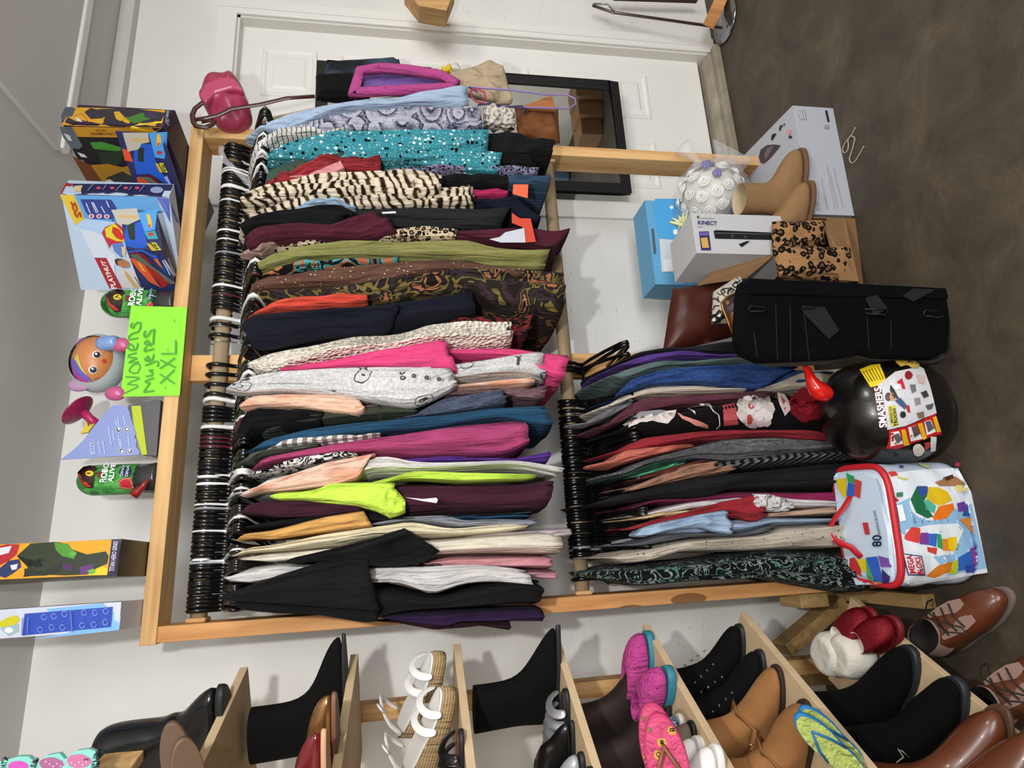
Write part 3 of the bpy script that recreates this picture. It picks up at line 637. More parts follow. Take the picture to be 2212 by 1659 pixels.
garment('knit_pullover', 'mint green top showing as a narrow band on the lower rod', 'top', C('plain', '#4fb98a'),
    ('G 515 865 700 810 800 785', 'G 530 880 660 850 800 805'), o=1.75, depth=.3, **LG)
garment('knit_pullover', 'rust brown top beside the tan one on the lower rod', 'top', C('plain', '#6a3023'),
    ('G 540 880 700 820 860 782 960 785', 'G 560 900 760 860 980 800'), o=1.5, depth=.3, **LG)
garment('tee_shirt', 'tan short sleeve shirt on the lower rod', 'shirt', C('plain', '#a87a60'),
    ('G 520 920 900 830 1110 800', 'G 560 960 900 890 1110 860'),
    [('G 455 958 700 858 850 800 992 780', 'G 480 972 700 915 900 868 1000 850', 2.8)], o=1.2, depth=.3, **LG)
garment('hoodie', 'large faded black hoodie on the lower rod', 'hoodie', C('plain', '#222224'),
    ('G 290 1035 480 975 750 880 1200 838 1773 778 1950 770', 'G 300 1050 480 1040 700 1012 1000 1022 1100 962 1800 962 1950 960'), o=1.5, nf=3, amp=.01, **LG)
garment('long_tunic', 'magenta tunic on the lower rod left of the black hoodie', 'tunic', C('plain', '#8e1350'),
    ('G 510 1065 620 1015 860 1015 1110 964 1700 962 1900 965', 'G 520 1080 650 1035 860 1035 1200 1050 1450 1062 1900 1050'), o=.6, **LG)
garment('lace_blouse', 'white blouse with a scalloped lace cuff on the lower rod', 'blouse', C('plain', '#d8d0d2'),
    ('G 565 1108 860 1028 1180 996 1400 1000 1900 1040', 'G 580 1125 900 1080 1200 1060 1500 1085 1900 1070'),
    [('G 1220 985 1330 985 1400 1005 1462 1040', 'G 1250 1080 1320 1095 1400 1100 1455 1098', 3.3, C('lace', ['#dcd8d8', '#a9a5a8'], 80.), 'lace_cuff')], o=1.2, **LG)
garment('camisole', 'pale yellow camisole on the lower rod beside the red top', 'camisole', C('plain', '#d6bd86'),
    ('G 505 1138 700 1095 920 1085', 'G 520 1152 700 1130 920 1105'), o=1.7, depth=.2, **LG)
garment('tee_shirt', 'red shirt with an upturned pointed hem on the lower rod', 'shirt', C('plain', '#9e1a28'),
    ('G 560 1180 1000 1080 1300 1100', 'G 580 1210 1000 1150 1330 1135'),
    [('G 448 1205 700 1130 1000 1050 1232 985', 'G 465 1220 700 1160 1080 1092 1240 1172 1325 1130', 2.6)], o=1.0, depth=.3, **LG)
garment('sweatshirt', 'peach sweatshirt hem on the lower rod beside the red shirt', 'sweatshirt', C('plain', '#cda78c'),
    ('G 1100 1100 1320 1105 1740 1058 1900 1060', 'G 1100 1140 1330 1138 1740 1125 1900 1120'), o=.4, **LG)
garment('tee_shirt', 'light blue shirt with a broad folded sleeve on the lower rod', 'shirt', C('plain', '#9fb8d6'),
    ('G 560 1240 1000 1150 1350 1128 1740 1135 1900 1140', 'G 580 1260 1000 1230 1190 1245 1350 1190 1900 1160'),
    [('G 508 1215 560 1190 850 1115 1070 1084', 'G 512 1270 640 1240 900 1200 1104 1252', 2.8)], o=1.2, nf=2, **LG)
garment('sleeveless_shirt', 'grey jersey tank top on the lower rod under the light blue sleeve', 'top', C('plain', '#5b5d64'),
    ('G 500 1290 650 1230 850 1218 1100 1240 1345 1175', 'G 505 1320 620 1310 850 1262 1200 1255 1355 1225'), o=1.4, depth=.3, **LG)
garment('eyelet_blouse', 'ivory top with punched eyelets on the lower rod', 'top', C('specks', ['#bfb29f', '#4a4540'], 60.),
    ('G 355 1375 500 1338 850 1265 1300 1225 1400 1178 1740 1158 1900 1160', 'G 380 1400 430 1435 600 1422 800 1352 1100 1352 1760 1335 1900 1330'), o=1.7, nf=3, amp=.009, **LG)
garment('paisley_dress', 'black dress with pale green and grey paisley at the left end of the lower rod', 'dress', C('blotch', ['#0d1016', '#0d1016', '#0b0e14', '#7c8f88', '#10131a', '#0c0f15', '#4f7f72', '#0d1016'], 24.),
    ('G 330 1440 560 1440 640 1425 1100 1388 1350 1338 1773 1345 1950 1380', 'G 400 1560 600 1575 900 1540 1400 1520 1600 1560 1950 1620'), o=1.2, nf=3, amp=.01, depth=.36, **LG)
# ---------------------------------------------------------------- hangers
def hanger(color, label, wire=False):
    root = empty('clothes_hanger', (0, 0, 0), label, 'hanger')
    r = .0016 if wire else .0048
    bm = new(); pts = []
    for k in range(13):
        a = math.radians(-40+k*(230/12)); pts.append((0, .0285*math.cos(a), .0285*math.sin(a)))
    pts += [(0, -.014, -.030), (0, -.004, -.040), (0, 0, -.050), (0, 0, -.062)]
    tube(bm, pts, r, 8, flat=1.0 if wire else 1.25, ref=(1, 0, 0))
    m = color if wire else color
    local(root, link('hook', bm, P('#c9c9cc', .2, 1) if wire else m, root, shade=True))
    bm = new(); s = 1
    arm = [(0, 0, -.058), (0, -.05, -.070), (0, -.12, -.094), (0, -.185, -.122), (0, -.20, -.135), (0, -.185, -.142), (0, 0, -.145), (0, .185, -.142), (0, .20, -.135), (0, .185, -.122), (0, .12, -.094), (0, .05, -.070)]
    tube(bm, arm, r*1.15, 8, closed=True, ref=(1, 0, 0)); local(root, link('arms', bm, m, root, shade=True))
    return root
BLK = P('#0b0b0c', .18, spec=.6); WHT = P('#e2e1df', .3); GRY = P('#8d8d92', .35); MAR = P('#561b2b', .3); CLR = P('#d0d4da', .12, trans=.0, alpha=.55)
protos = {}
def put_hanger(kind, x, z, tiltz, label, group):
    mat = {'b': BLK, 'w': WHT, 'g': GRY, 'm': MAR, 'c': CLR, 's': P('#b9b9bd', .25, 1)}[kind]
    if kind not in protos:
        protos[kind] = hanger(mat, label, kind == 's'); o = protos[kind]
    else: o = copy_tree(protos[kind])
    o.location = (x, 1.745, z); o.rotation_euler = (0, 0, tiltz); tag(o, label, 'hanger', group); return o
rh = random.Random(5)
names = {'b': 'black plastic', 'w': 'white plastic', 'g': 'grey plastic', 'm': 'maroon plastic', 'c': 'clear plastic', 's': 'thin metal wire'}
def hang_row(spec, row):
    seen = {}
    for k, v in spec: seen[k] = seen.get(k, 0)+1
    cnt = {}
    for k, v in sorted(spec, key=lambda q: q[1]):
        u = 478-.094*(v-704) if row == 'upper' else 1212+.0915*(v-748)
        p = W(u, v, 1.745); z = 1.926 if row == 'upper' else .912
        lab = '%s hanger hooked on the %s rod of the rack' % (names[k], row)
        if seen[k] > 1: lab = 'one of the %s hangers hooked side by side on the %s rod' % (names[k], row)
        lone = (row == 'upper' and 700 < v < 912 or row == 'lower' and (v < 910 or v > 1200)) and k == 'b'
        if seen[k] > 1 and (k != 'b' or lone):
            cnt[k] = cnt.get(k, 0)+1; od = ('first', 'second', 'third', 'fourth', 'fifth', 'sixth', 'seventh', 'eighth', 'ninth', 'tenth', 'eleventh', 'twelfth', 'thirteenth', 'fourteenth', 'fifteenth', 'sixteenth', 'seventeenth')[cnt[k]-1]
            lab = ('%s hanger spaced apart on the %s rod, %s counted from the door' if lone else '%s hanger hooked on the %s rod, %s of its colour from the door') % (names[k], row, od)
        o = put_hanger(k, p.x, z, math.radians(rh.uniform(-9, 9)), lab, '%s hangers on the %s rod' % (names[k], row) if seen[k] > 1 else None)
up = []
whites = {370, 376, 408, 412, 440, 502, 523, 620, 690, 865, 921, 1026, 1045, 1088, 1146, 1210}
v = 322
while v < 683: up.append(('b', v)); v += rh.choice([7.5, 9, 10, 11.5])
for v in (706, 729, 792, 811, 834, 858, 885, 893, 901, 909): up.append(('b', v))
v = 934
while v < 1325: up.append(('b', v)); v += rh.choice([7.5, 8.5, 9.5, 11])
for v in whites: up.append(('w', v+3.5))
up += [('s', 711.), ('s', 741.), ('g', 552.), ('m', 644.), ('m', 951.), ('m', 960.), ('m', 969.), ('c', 1218.), ('g', 1100.)]
hang_row(up, 'upper')
lo = [('b', v) for v in (788, 797, 806, 868, 878, 890, 904)]
v = 914
while v < 1198: lo.append(('b', v)); v += rh.choice([7.5, 8.5, 10])
lo += [('b', 1203.), ('b', 1252.), ('s', 898.), ('g', 1187.)]
hang_row(lo, 'lower')
# ================================================================ print and marks laid onto real surfaces
from mathutils.bvhtree import BVHTree
CR.update({'a': (255, 655, 7.9), 'b': (130, 840, 6.636), 'c': (1600, 220, 6.38), 'd': (1520, 590, 8.296)})
BT = {}
def bvh(objs):
    objs = objs if isinstance(objs, (list, tuple)) else [objs]; key = tuple(o.name for o in objs)
    if key not in BT:
        vs = []; fs = []
        for o in objs:
            M = rootmat(o) if o.parent is None else rootmat(o.parent) @ o.matrix_parent_inverse @ Matrix.LocRotScale(o.location, o.rotation_euler, o.scale)
            b = len(vs); vs += [M @ v.co for v in o.data.vertices]; fs += [[b+i for i in p.vertices] for p in o.data.polygons]
        BT[key] = BVHTree.FromPolygons(vs, fs)
    return BT[key]
EYEV = Vector((0, 0, EYE))
def cast(t, u, v, off, fb=None):
    d = ray(u, v).normalized(); l, n, i, dd = t.ray_cast(EYEV, d)
    if l is None:
        if fb is None: return None
        return PL(u, v, fb[0], fb[1])+fb[1]*off
    if n.dot(d) > 0: n = -n
    return l+n*off
def decal(name, parent, target, polys, off=.0012, step=400, mats=None):
    t = bvh(target); bm = new(); ms = []; k = 0
    allp = []
    for col, pts in polys: allp.append((col, px(pts) if isinstance(pts, str) else list(pts)))
    fb = None
    for col, pts in allp:
        cu = sum(p[0] for p in pts)/len(pts); cv = sum(p[1] for p in pts)/len(pts)
        l, n, i, dd = t.ray_cast(EYEV, ray(cu, cv).normalized())
        if l is not None:
            if n.dot(ray(cu, cv)) > 0: n = -n
            fb = (l, n)
        if fb is None: continue
        m = col if not isinstance(col, str) else P(col, .45)
        if m not in ms: ms.append(m)
        k += 1; b2 = bmesh.new(); f = b2.faces.new([b2.verts.new((a, b, 0)) for a, b in pts])
        bmesh.ops.triangulate(b2, faces=b2.faces[:])
        for _ in range(5):
            es = [e for e in b2.edges if e.calc_length() > step]
            if not es: break
            bmesh.ops.subdivide_edges(b2, edges=es, cuts=1); bmesh.ops.triangulate(b2, faces=b2.faces[:])
        mp = {}
        for v in b2.verts:
            q = cast(t, v.co.x, v.co.y, off+.0001*k, fb)
            if (q-fb[0]).length > .25: q = PL(v.co.x, v.co.y, fb[0], fb[1])+fb[1]*(off+.0001*k)
            mp[v.index] = bm.verts.new(q)
        b2.verts.index_update()
        for f in b2.faces:
            try: g = bm.faces.new([mp[v.index] for v in f.verts]); g.material_index = ms.index(m)
            except ValueError: pass
        b2.free()
    return link(name, bm, ms, parent)
def polys_of(o): return o.data.polygons
def dtext(parent, target, body, quad, mat, off=.005, bold=.01, name='lettering'):
    off = .0085 if len(polys_of(target)) > 300 else .0045
    t = bvh(target); q = px(quad) if isinstance(quad, str) else quad; mat = P(mat, .45) if isinstance(mat, str) else mat
    cu = sum(p[0] for p in q)/4; cv = sum(p[1] for p in q)/4; l, n, i, dd = t.ray_cast(EYEV, ray(cu, cv).normalized())
    if l is None: return None
    if n.dot(ray(cu, cv)) > 0: n = -n
    def fn(s, r):
        a = (q[0][0]*(1-s)+q[1][0]*s, q[0][1]*(1-s)+q[1][1]*s); b = (q[3][0]*(1-s)+q[2][0]*s, q[3][1]*(1-s)+q[2][1]*s)
        return cast(t, a[0]*(1-r)+b[0]*r, a[1]*(1-r)+b[1]*r, off, (l, n))
    return lettering(parent, body, quad, mat, fn=fn, bold=bold, name=name)
def stroke(pts, w, closed=False):
    """a pen line as quads (pixels)"""
    P_ = [Vector(p) for p in (px(pts) if isinstance(pts, str) else pts)]; out = []
    for a, b in zip(P_, P_[1:]):
        d = (b-a).normalized(); n = Vector((-d.y, d.x))*w/2; a2 = a-d*w*.2; b2 = b+d*w*.2
        out.append([tuple(a2+n), tuple(b2+n), tuple(b2-n), tuple(a2-n)])
    return out
def strokes(col, lines, w): return [(col, q) for l in lines for q in stroke(l, w)]
def blob(cx, cy, rx, ry, n=14, jag=0, seed=0):
    r = random.Random(seed); return [(cx+rx*math.cos(2*PI*k/n)*(1+jag*(r.random()-.5)), cy+ry*math.sin(2*PI*k/n)*(1+jag*(r.random()-.5))) for k in range(n)]
def vbox(N, R, L, z0, z1, lean=None):
    """upright box from three floor corners: near, right, left"""
    N, R, L = [Vector((p[0], p[1], 0)) for p in (N, R, L)]; K = R+L-N; q = [N, R, K, L]
    bm = new(); t = Vector(lean or (0, 0, 0)); hexa(bm, [Vector((p.x, p.y, z0)) for p in q], [Vector((p.x, p.y, z1))+t for p in q]); return bm
# ================================================================ shoe shelf unit on the left
MDF = P('#c4ab88', .75, var=.07, vs=30, bs=200, bstr=.15); MDFE = P('#c9a877', .8, var=.08, vs=40)
unit = empty('shoe_shelf_unit', (-.6, 1.0, 0), 'fibreboard shoe shelf unit with seven open boards left of the clothes rack', 'shelf unit')
BT_ = [((536, 1440), (436, 1659)), ((774, 1412), (738, 1659)), ((995, 1390), (1018, 1659)), ((1206, 1368), (1300, 1659)), ((1402.7, 1347), (1587, 1659)), ((1612.6, 1322), (1897, 1659)), ((1849, 1290), (2084, 1482))]
BRD = []
for i, (t, e) in enumerate(BT_):
    T = W(t[0], t[1], 1.62); z = T.z
    if i == 2: d = Vector((-.47, -.88, 0)).normalized()
    else: E = Zp(e[0], e[1], z); d = (E-T); d.z = 0; d.normalize()
    n = Vector((d.y, -d.x, 0)).normalized()          # away from the aisle
    if n.x > 0: n = -n
    n = (n+Vector((0, .12, 0))).normalized()
    Z = Vector((0, 0, 1)); th = .018; LN = 1.25
    bm = new(); dep = .29
    hexa(bm, [T, T+d*LN, T+d*LN+n*dep, T+n*dep], [p+Z*th for p in (T, T+d*LN, T+d*LN+n*dep, T+n*dep)]); link('shelf_board', bm, MDF, unit, bevel=.0012)
    BRD.append((T, d, n, z+th))
a = W(1020, 1507, 1.82)
bm = new(); beamb(bm, (W(545, 1570, 1.80).x, 1.835, 1.95), (W(1520, 1462, 1.8).x, 1.835, .02), .042, .06, (0, 1, 0)); link('upright_post', bm, PINE, unit, bevel=.002)
for q in ((-.58, 1.60), (-1.05, .62)):
    bm = new(); beamb(bm, (q[0], q[1], .002), (q[0], q[1], 1.9), .04, .08, (0, 1, 0)); link('upright_post', bm, PINE, unit)
bm = new(); beamb(bm, W(1690, 1402, 1.86), W(1812, 1298, 1.86), .04, .075, (0, 1, 0)); link('brace', bm, PINEY, unit, bevel=.002)
bm = new(); beamb(bm, W(1690, 1460, 1.90), W(1850, 1448, 1.90), .05, .09, (0, 1, 0)); link('base_rail', bm, PINEY, unit, bevel=.002)
# plank end above the top shelf
T0 = W(268, 1610, 1.35)
plank = vbox((T0.x, 1.30), (T0.x+.02, 1.42), (T0.x-.32, 1.36), T0.z-.03, T0.z)
bm = new(); beamb(bm, W(318, 1572, 1.62), W(225, 1690, 1.40), .022, .075, (0, 0, 1)); link('top_plank', bm, PINEX, unit, bevel=.002); plank.free()
def SH(i, s, out=0.):
    """point on shelf i: s metres from the far end, out metres past the front edge; z = board top"""
    T, d, n, z = BRD[i]; p = T+d*s-n*out; return Vector((p.x, p.y, z))
# ---------------------------------------------------------------- footwear
def ring_shoe(z, xf, xb, w, taper=0., n=28, asym=0.):
    cx = (xf+xb)/2; hx = (xf-xb)/2; out = []
    for k in range(n):
        th = 2*PI*k/n; c, s = math.cos(th), math.sin(th); X = math.copysign(abs(c)**.9, c); q = (X+1)/2
        y = math.copysign(abs(s)**.82, s)*w/2*(1-taper*q**2.6)*(1-.18*math.exp(-((q-.42)/.18)**2)*(1 if taper else 0)); out.append(Vector((cx+hx*X, y+asym*q*q*w*.2, z)))
    return out
def soft(rings, amp, seed, f=22):
    return [[p+Vector((noise.noise(p*f+Vector((seed, 0, 0))), noise.noise(p*f+Vector((0, seed, 5))), noise.noise(p*f+Vector((3, 0, seed)))*.5))*amp for p in r] for r in rings]
def shoe(name, label, cat, toe, heading, rings, mat, sole=None, sole_h=.012, sole_w=1.03, heel=None, L=.26, w=.09, group=None, tilt=(0, 0), lining=None, opening=.02, crease=0., seed=1, taper=.25, parts=None, upper_name='upper'):
    """rings: (height, front x, back x, width, taper), x = 0 at the toe tip, the heel at -L"""
    root = empty(name, toe, label, cat, group); root.rotation_euler = (math.radians(tilt[0]), math.radians(tilt[1]), math.radians(heading))
    rs = [ring_shoe(z, a, b, ww, tp) for z, a, b, ww, tp in rings]
    body = rs
    if crease: body = rs[:1]+soft(rs[1:], crease, seed)
    bm = new(); loft(bm, body, cap1=False)
    up = local(root, link(upper_name, bm, mat, root, sub=1)); 
    top = body[-1]; c = sum(top, Vector())/len(top)
    bm = new(); loft(bm, [top, [c+(p-c)*.9+Vector((0, 0, .001)) for p in top], [c+(p-c)*.84-Vector((0, 0, opening)) for p in top], [c+(p-c)*.6-Vector((0, 0, opening*1.3)) for p in top]], cap0=False)
    local(root, link('lining', bm, lining or P('#2a2624', .9), root, sub=1))
    if sole:
        bm = new(); z0, a, b, ww, tp = rings[0]; R = lambda z, g: ring_shoe(z, a+.004*g, b-.004*g, ww*(1+(sole_w-1)*g), tp)
        if heel:      # raised heel block, arched sole
            r1 = R(z0, 1); r0 = R(z0-.005, 1)
            def drop(r): return [Vector((p.x, p.y, p.z)) for p in r]
            loft(bm, [drop(r0), drop(r1)])
            hr = [ring_shoe(z, -L+.055, -L+.004, ww*f, 0) for z, f in ((-heel+z0, .62), (z0-.004, .78))]; loft(bm, hr)
        else:
            loft(bm, [R(z0-sole_h, .6), R(z0-sole_h+.003, 1), R(z0+.002, 1), R(z0+.003, .4)])
        local(root, link('sole', bm, sole, root))
    return root
def Zl(i, u, v, y=None):
    T, d, n, z = BRD[i]; p = W(u, v, y) if y else Zp(u, v, z); p.z = z; return p
BLKS = P('#050505', .92, bs=300, bstr=.2, spec=.2); BLKL = P('#0d0d0f', .28, bs=60, bstr=.15, coat=.2); SUEDE = P('#96673a', .9, var=.12, vs=25, bs=250, bstr=.3)
BROWNL = P('#5f3019', .33, var=.15, vs=12, coat=.3); TAUPE = P('#8a6f63', .9, bs=300); DKB = P('#241511', .75, var=.2, vs=20); TANU = P('#876743', .92, var=.06, vs=18, bs=350, bstr=.25)
RUB = P('#17181a', .6); WHS = P('#dedcd8', .5); JUTE = cloth('stripe', ['#b99a6b', '#8f744a', .5], 160.)
def ankle(h, L, w, pt, hz=.0, sh=.13):
    """pointed or round ankle boot profile"""
    return [(hz+.0, 0, -L, w*.92, pt), (hz+.012, -.001, -L-.001, w, pt), (hz+.028, -.018, -L, w*.99, pt), (hz+.045, -.055, -L+.002, w*.95, pt*.6), (hz+.062, -L*.34, -L+.003, w*.86, .2), (hz+.08, -L*.46, -L+.004, w*.78, 0),
            (hz+.105, -L*.53, -L+.004, w*.76, 0), (hz+.14, -L*.56, -L+.002, w*.82, 0), (h, -L*.57, -L-.002, w*.88, 0)]
def low(h, L, w, pt=.25, op=.52):
    return [(.0, 0, -L, w*.9, pt), (.012, 0, -L-.002, w, pt), (.03, -.012, -L-.001, w*.98, pt), (.045, -.05, -L+.003, w*.9, pt*.5), (h*.85, -L*(op-.18), -L+.006, w*.78, 0), (h, -L*op, -L+.006, w*.68, 0)]
HD = -29
def bt(i, u, v, y=None, dz=0): p = Zl(i, u, v, y); p.z += dz; return p
shoe('ankle_boot', 'black leather slouch boot standing on the top shelf board', 'boot', bt(0, 492, 1484, 1.46), -34, [(0, 0, -.25, .085, .25), (.02, 0, -.25, .095, .25), (.045, -.02, -.25, .092, .2), (.07, -.055, -.245, .088, 0), (.09, -.075, -.24, .1, 0), (.105, -.07, -.235, .092, 0), (.125, -.085, -.235, .104, 0), (.15, -.08, -.23, .1, 0), (.2, -.085, -.23, .105, 0), (.235, -.088, -.235, .104, 0), (.25, -.1, -.225, .085, 0)], BLKL, RUB, crease=.008, L=.25)
SANDALS_TOP = 1
shoe('ankle_boot', 'black suede pointed ankle boot on the second shelf board from the top', 'boot', bt(1, 758, 1370, 1.50), HD+2, ankle(.215, .30, .088, .86, .006), BLKS, RUB, .006, L=.30, opening=.05)
shoe('ballet_flat', 'gold metallic flat in front of the pointed boot on the second board', 'shoe', bt(1, 752, 1497, 1.30), HD, low(.055, .22, .075, .4, .42), P('#b98a5c', .2, .9), P('#6e4c38', .6), .006, L=.22, lining=P('#8a6a55', .8))
shoe('ballet_flat', 'dark red patent flat nearest on the second board', 'shoe', bt(1, 742, 1575, 1.17), HD, low(.055, .22, .072, .5, .42), P('#5d1017', .15, coat=.6), P('#b98d6c', .6), .006, L=.22, lining=P('#8a6a55', .8))
def espadrille(label, p, tilt, hd):
    root = empty('wedge_sandal', p, label, 'sandal', 'espadrille wedge sandals'); root.rotation_euler = (math.radians(8), math.radians(tilt), math.radians(hd))
    bm = new(); loft(bm, [ring_shoe(0, 0, -.23, .078, .1), ring_shoe(.012, .003, -.232, .082, .1), [q+Vector((0, 0, .03*max(0, (-q.x-.05)/.18))) for q in ring_shoe(.030, .002, -.23, .08, .1)]]); local(root, link('jute_wedge', bm, JUTE, root, shade=True))
    bm = new(); loft(bm, [[q+Vector((0, 0, .03*max(0, (-q.x-.05)/.18))) for q in ring_shoe(z, a, -.225, .076, .1)] for z, a in ((.031, -.002), (.036, -.002))]); local(root, link('footbed', bm, WHS, root))
    bm = new()
    for s, x in ((0, -.03), (0, -.075)):
        tube(bm, [(x, -.042, .03), (x-.008, -.036, .062), (x-.012, 0, .078), (x-.008, .036, .062), (x, .042, .03)], .010, 8, flat=.25, ref=(0, 0, 1))
    local(root, link('toe_strap', bm, WHS, root, shade=True, sub=2))
    bm = new(); tube(bm, [(-.19, -.038, .06), (-.17, -.04, .10), (-.13, -.02, .125), (-.13, .02, .125), (-.17, .04, .10), (-.19, .038, .06)], .009, 8, flat=.35)
    tube(bm, [(-.135, -.03, .12), (-.12, -.05, .125), (-.11, -.045, .14), (-.125, -.02, .135)], .007, 8, flat=.4, closed=True); local(root, link('ankle_strap', bm, WHS, root, shade=True, sub=1)); return root
espadrille('white and jute wedge sandal leaning back on the third board, the taller of two', Vector((*SH(2, .06, .02)[:2], BRD[2][3]+.022)), 15, HD)
espadrille('white and jute wedge sandal on the third board, the nearer and lower of two', Vector((*SH(2, .17, .01)[:2], BRD[2][3]+.006)), 15, HD)
def flip(label, p, hd, mat, edge, tilt=(0, 0), name='flip_flop', strap=None, group=None, L=.235, w=.088):
    root = empty(name, p, label, 'sandal', group); root.rotation_euler = (math.radians(tilt[0]), math.radians(tilt[1]), math.radians(hd))
    bm = new(); loft(bm, [ring_shoe(0, 0, -L, w*.95, .1), ring_shoe(.004, .001, -L-.001, w, .1), ring_shoe(.013, 0, -L, w*.98, .1)]); local(root, link('sole', bm, edge, root))
    bm = new(); loft(bm, [ring_shoe(.0132, -.002, -L+.002, w*.95, .1), ring_shoe(.0145, -.003, -L+.003, w*.94, .1)]); local(root, link('footbed', bm, mat, root))
    bm = new(); q = w/.088; tube(bm, [(-L*.6, -w*.4, .014), (-L*.42, -w*.3, .03*q), (-L*.22, 0, .022*q), (-L*.22, 0, .012)], .004*q, 6); tube(bm, [(-L*.6, w*.4, .014), (-L*.42, w*.3, .03*q), (-L*.22, 0, .022*q)], .004*q, 6)
    local(root, link('strap', bm, strap or edge, root, shade=True)); return root
for k, (u, v, y, lb) in enumerate(((368, 1566, 1.24, 'brown sandal sole leaning against the slouch boot, farther of two'), (395, 1600, 1.17, 'brown sandal sole leaning against the slouch boot, nearer of two'))):
    flip(lb, W(u, v, y), -24, P('#5c4436', .7), P('#66503f', .6), tilt=(-80+22*k, -4), name='sandal', L=.20, w=.056)
def strappy(name, label, p, mat, bed, hd=HD, L=.235, group=None, laces=True):
    root = empty(name, p, label, 'sandal', group); root.rotation_euler = (0, 0, math.radians(hd))
    bm = new(); loft(bm, [ring_shoe(0, 0, -L, .074, .2), ring_shoe(.003, .001, -L-.001, .078, .2), ring_shoe(.010, 0, -L, .076, .2)]); local(root, link('sole', bm, RUB, root))
    bm = new(); loft(bm, [ring_shoe(.0102, -.004, -L+.004, .068, .2), ring_shoe(.013, -.004, -L+.004, .066, .2)]); local(root, link('footbed', bm, bed, root))
    bm = new()
    for x in (-.03, -.06, -.09): tube(bm, [(x, -.036, .011), (x-.01, -.03, .036), (x-.014, 0, .048), (x-.01, .03, .036), (x, .036, .011)], .012, 8, flat=.22)
    local(root, link('vamp_strap', bm, mat, root, shade=True, sub=1))
    if laces:
        bm = new(); tube(bm, [(-L+.02, -.03, .012), (-L+.01, -.03, .06), (-L+.05, -.035, .09), (-L+.10, -.02, .10), (-L+.12, .02, .085), (-L+.06, .035, .07), (-L+.02, .03, .012)], .0026, 6)
        tube(bm, [(-L+.08, -.03, .095), (-L+.1, -.06, .12), (-L+.06, -.09, .11), (-L+.0, -.10, .07)], .0026, 6); local(root, link('lace', bm, P('#0d0d0f', .5), root, shade=True))
    return root
strappy('strappy_sandal', 'black strappy sandal with a brown footbed on the third board, farther of two', SH(2, .30, .02), BLKL, P('#5c2c1c', .5))
strappy('strappy_sandal', 'black strappy sandal with a brown footbed on the third board, nearer of two', SH(2, .40, .02), BLKL, P('#5c2c1c', .5))
shoe('ankle_boot', 'black suede pointed ankle boot on the fourth shelf board from the top', 'boot', bt(3, 1186, 1354, 1.52), HD, ankle(.205, .27, .088, .8, .006), BLKS, RUB, .008, L=.27, opening=.05)
strappy('slide_sandal', 'black and silver slide sandal on the fourth board beside the pointed boot', bt(3, 1228, 1490), P('#b8b9bd', .25, .7), P('#3a2f2b', .6), laces=False)
strappy('slide_sandal', 'pewter gathered slide sandal behind the black leather flat', bt(3, 1222, 1530), P('#9a978c', .25, .6, bs=60, bstr=.8), P('#c8b7a4', .6), laces=False)
shoe('loafer', 'black leather flat with a pleated toe on the fourth board', 'shoe', bt(3, 1240, 1560, dz=.006), HD, low(.075, .23, .08, .5, .4), BLKL, RUB, .006, L=.23, crease=.004)
for k in range(2):
    shoe('sneaker', ('silver grey toe cap shoe on the fourth board, farther of two', 'silver grey toe cap shoe on the fourth board, nearer of two')[k], 'shoe', bt(3, 1262+20*k, 1630+32*k, dz=.008), HD, low(.06, .22, .08, .3, .45), P('#a9abb2', .35, .2), RUB, .008, L=.22)
for k, (s, o_) in enumerate(((.07, -.045), (.19, -.045))):
    shoe('ankle_boot', ('dark brown suede ankle boot behind the pink clogs, the farther one', 'dark brown suede ankle boot behind the pink clogs, the nearer one')[k], 'boot', SH(4, s, o_)+Vector((0, 0, .008)), HD-2, ankle(.17, .25, .09, .3, .006), DKB, P('#1b110d', .7), .01, L=.25, crease=.006, seed=k+2, opening=.05)
def clog(label, p, hd, mat, solem, name='clog', group='pink clogs with teal soles'):
    r = shoe(name, label, 'clog', p+Vector((0, 0, .016)), hd, [(0, 0, -.17, .072, .12), (.015, .002, -.172, .08, .12), (.035, -.006, -.168, .078, .1), (.05, -.03, -.166, .068, 0), (.058, -.06, -.164, .052, 0), (.06, -.075, -.16, .045, 0)], mat, solem, .016, 1.06, L=.17, group=group, lining=mat, opening=.035)
    return r
PINK = cloth('specks', ['#c2378e', '#7a1c58'], 75., .6)
clog('pink perforated clog with a teal sole tipped up at the board end', SH(4, .04, .005)+Vector((0, 0, -.008)), HD+14, PINK, P('#2c7688', .6))
clog('pink perforated clog with a teal sole, nearer of the two pink clogs', SH(4, .19, .02), HD-14, PINK, P('#2c7688', .6))
shoe('slip_on_shoe', 'navy and white patterned slip on shoe under the pink clog', 'shoe', SH(4, .26, -.05)+Vector((0, 0, .008)), HD, low(.06, .22, .08), cloth('blotch', ['#2b3560', '#8fa0c4', '#2b3560', '#c9d2e4', '#20284a'], 40.), WHS, .008, L=.22)
PK = cloth('floral', ['#e0497c', '#d9a32e', '#8a6a4c', '#e0497c', '#2a1512'], 34., .5)
for k in range(2):
    flip(('pink, yellow and brown printed flip flop facing the aisle, upper of two', 'pink, yellow and brown printed flip flop facing the aisle, lower of two')[k], W(1405+14*k, 1516+22*k, 1.235-.045*k), -8, PK, P('#c03a68', .6), tilt=(68, -10), strap=P('#7a4a30', .5), L=.24, w=.084)
shoe('slip_on_shoe', 'grey felt slip on behind the white sneakers', 'shoe', bt(4, 1500, 1562, dz=.006), HD, low(.05, .22, .08), P('#6e5f50', .9), RUB, .006, L=.22)
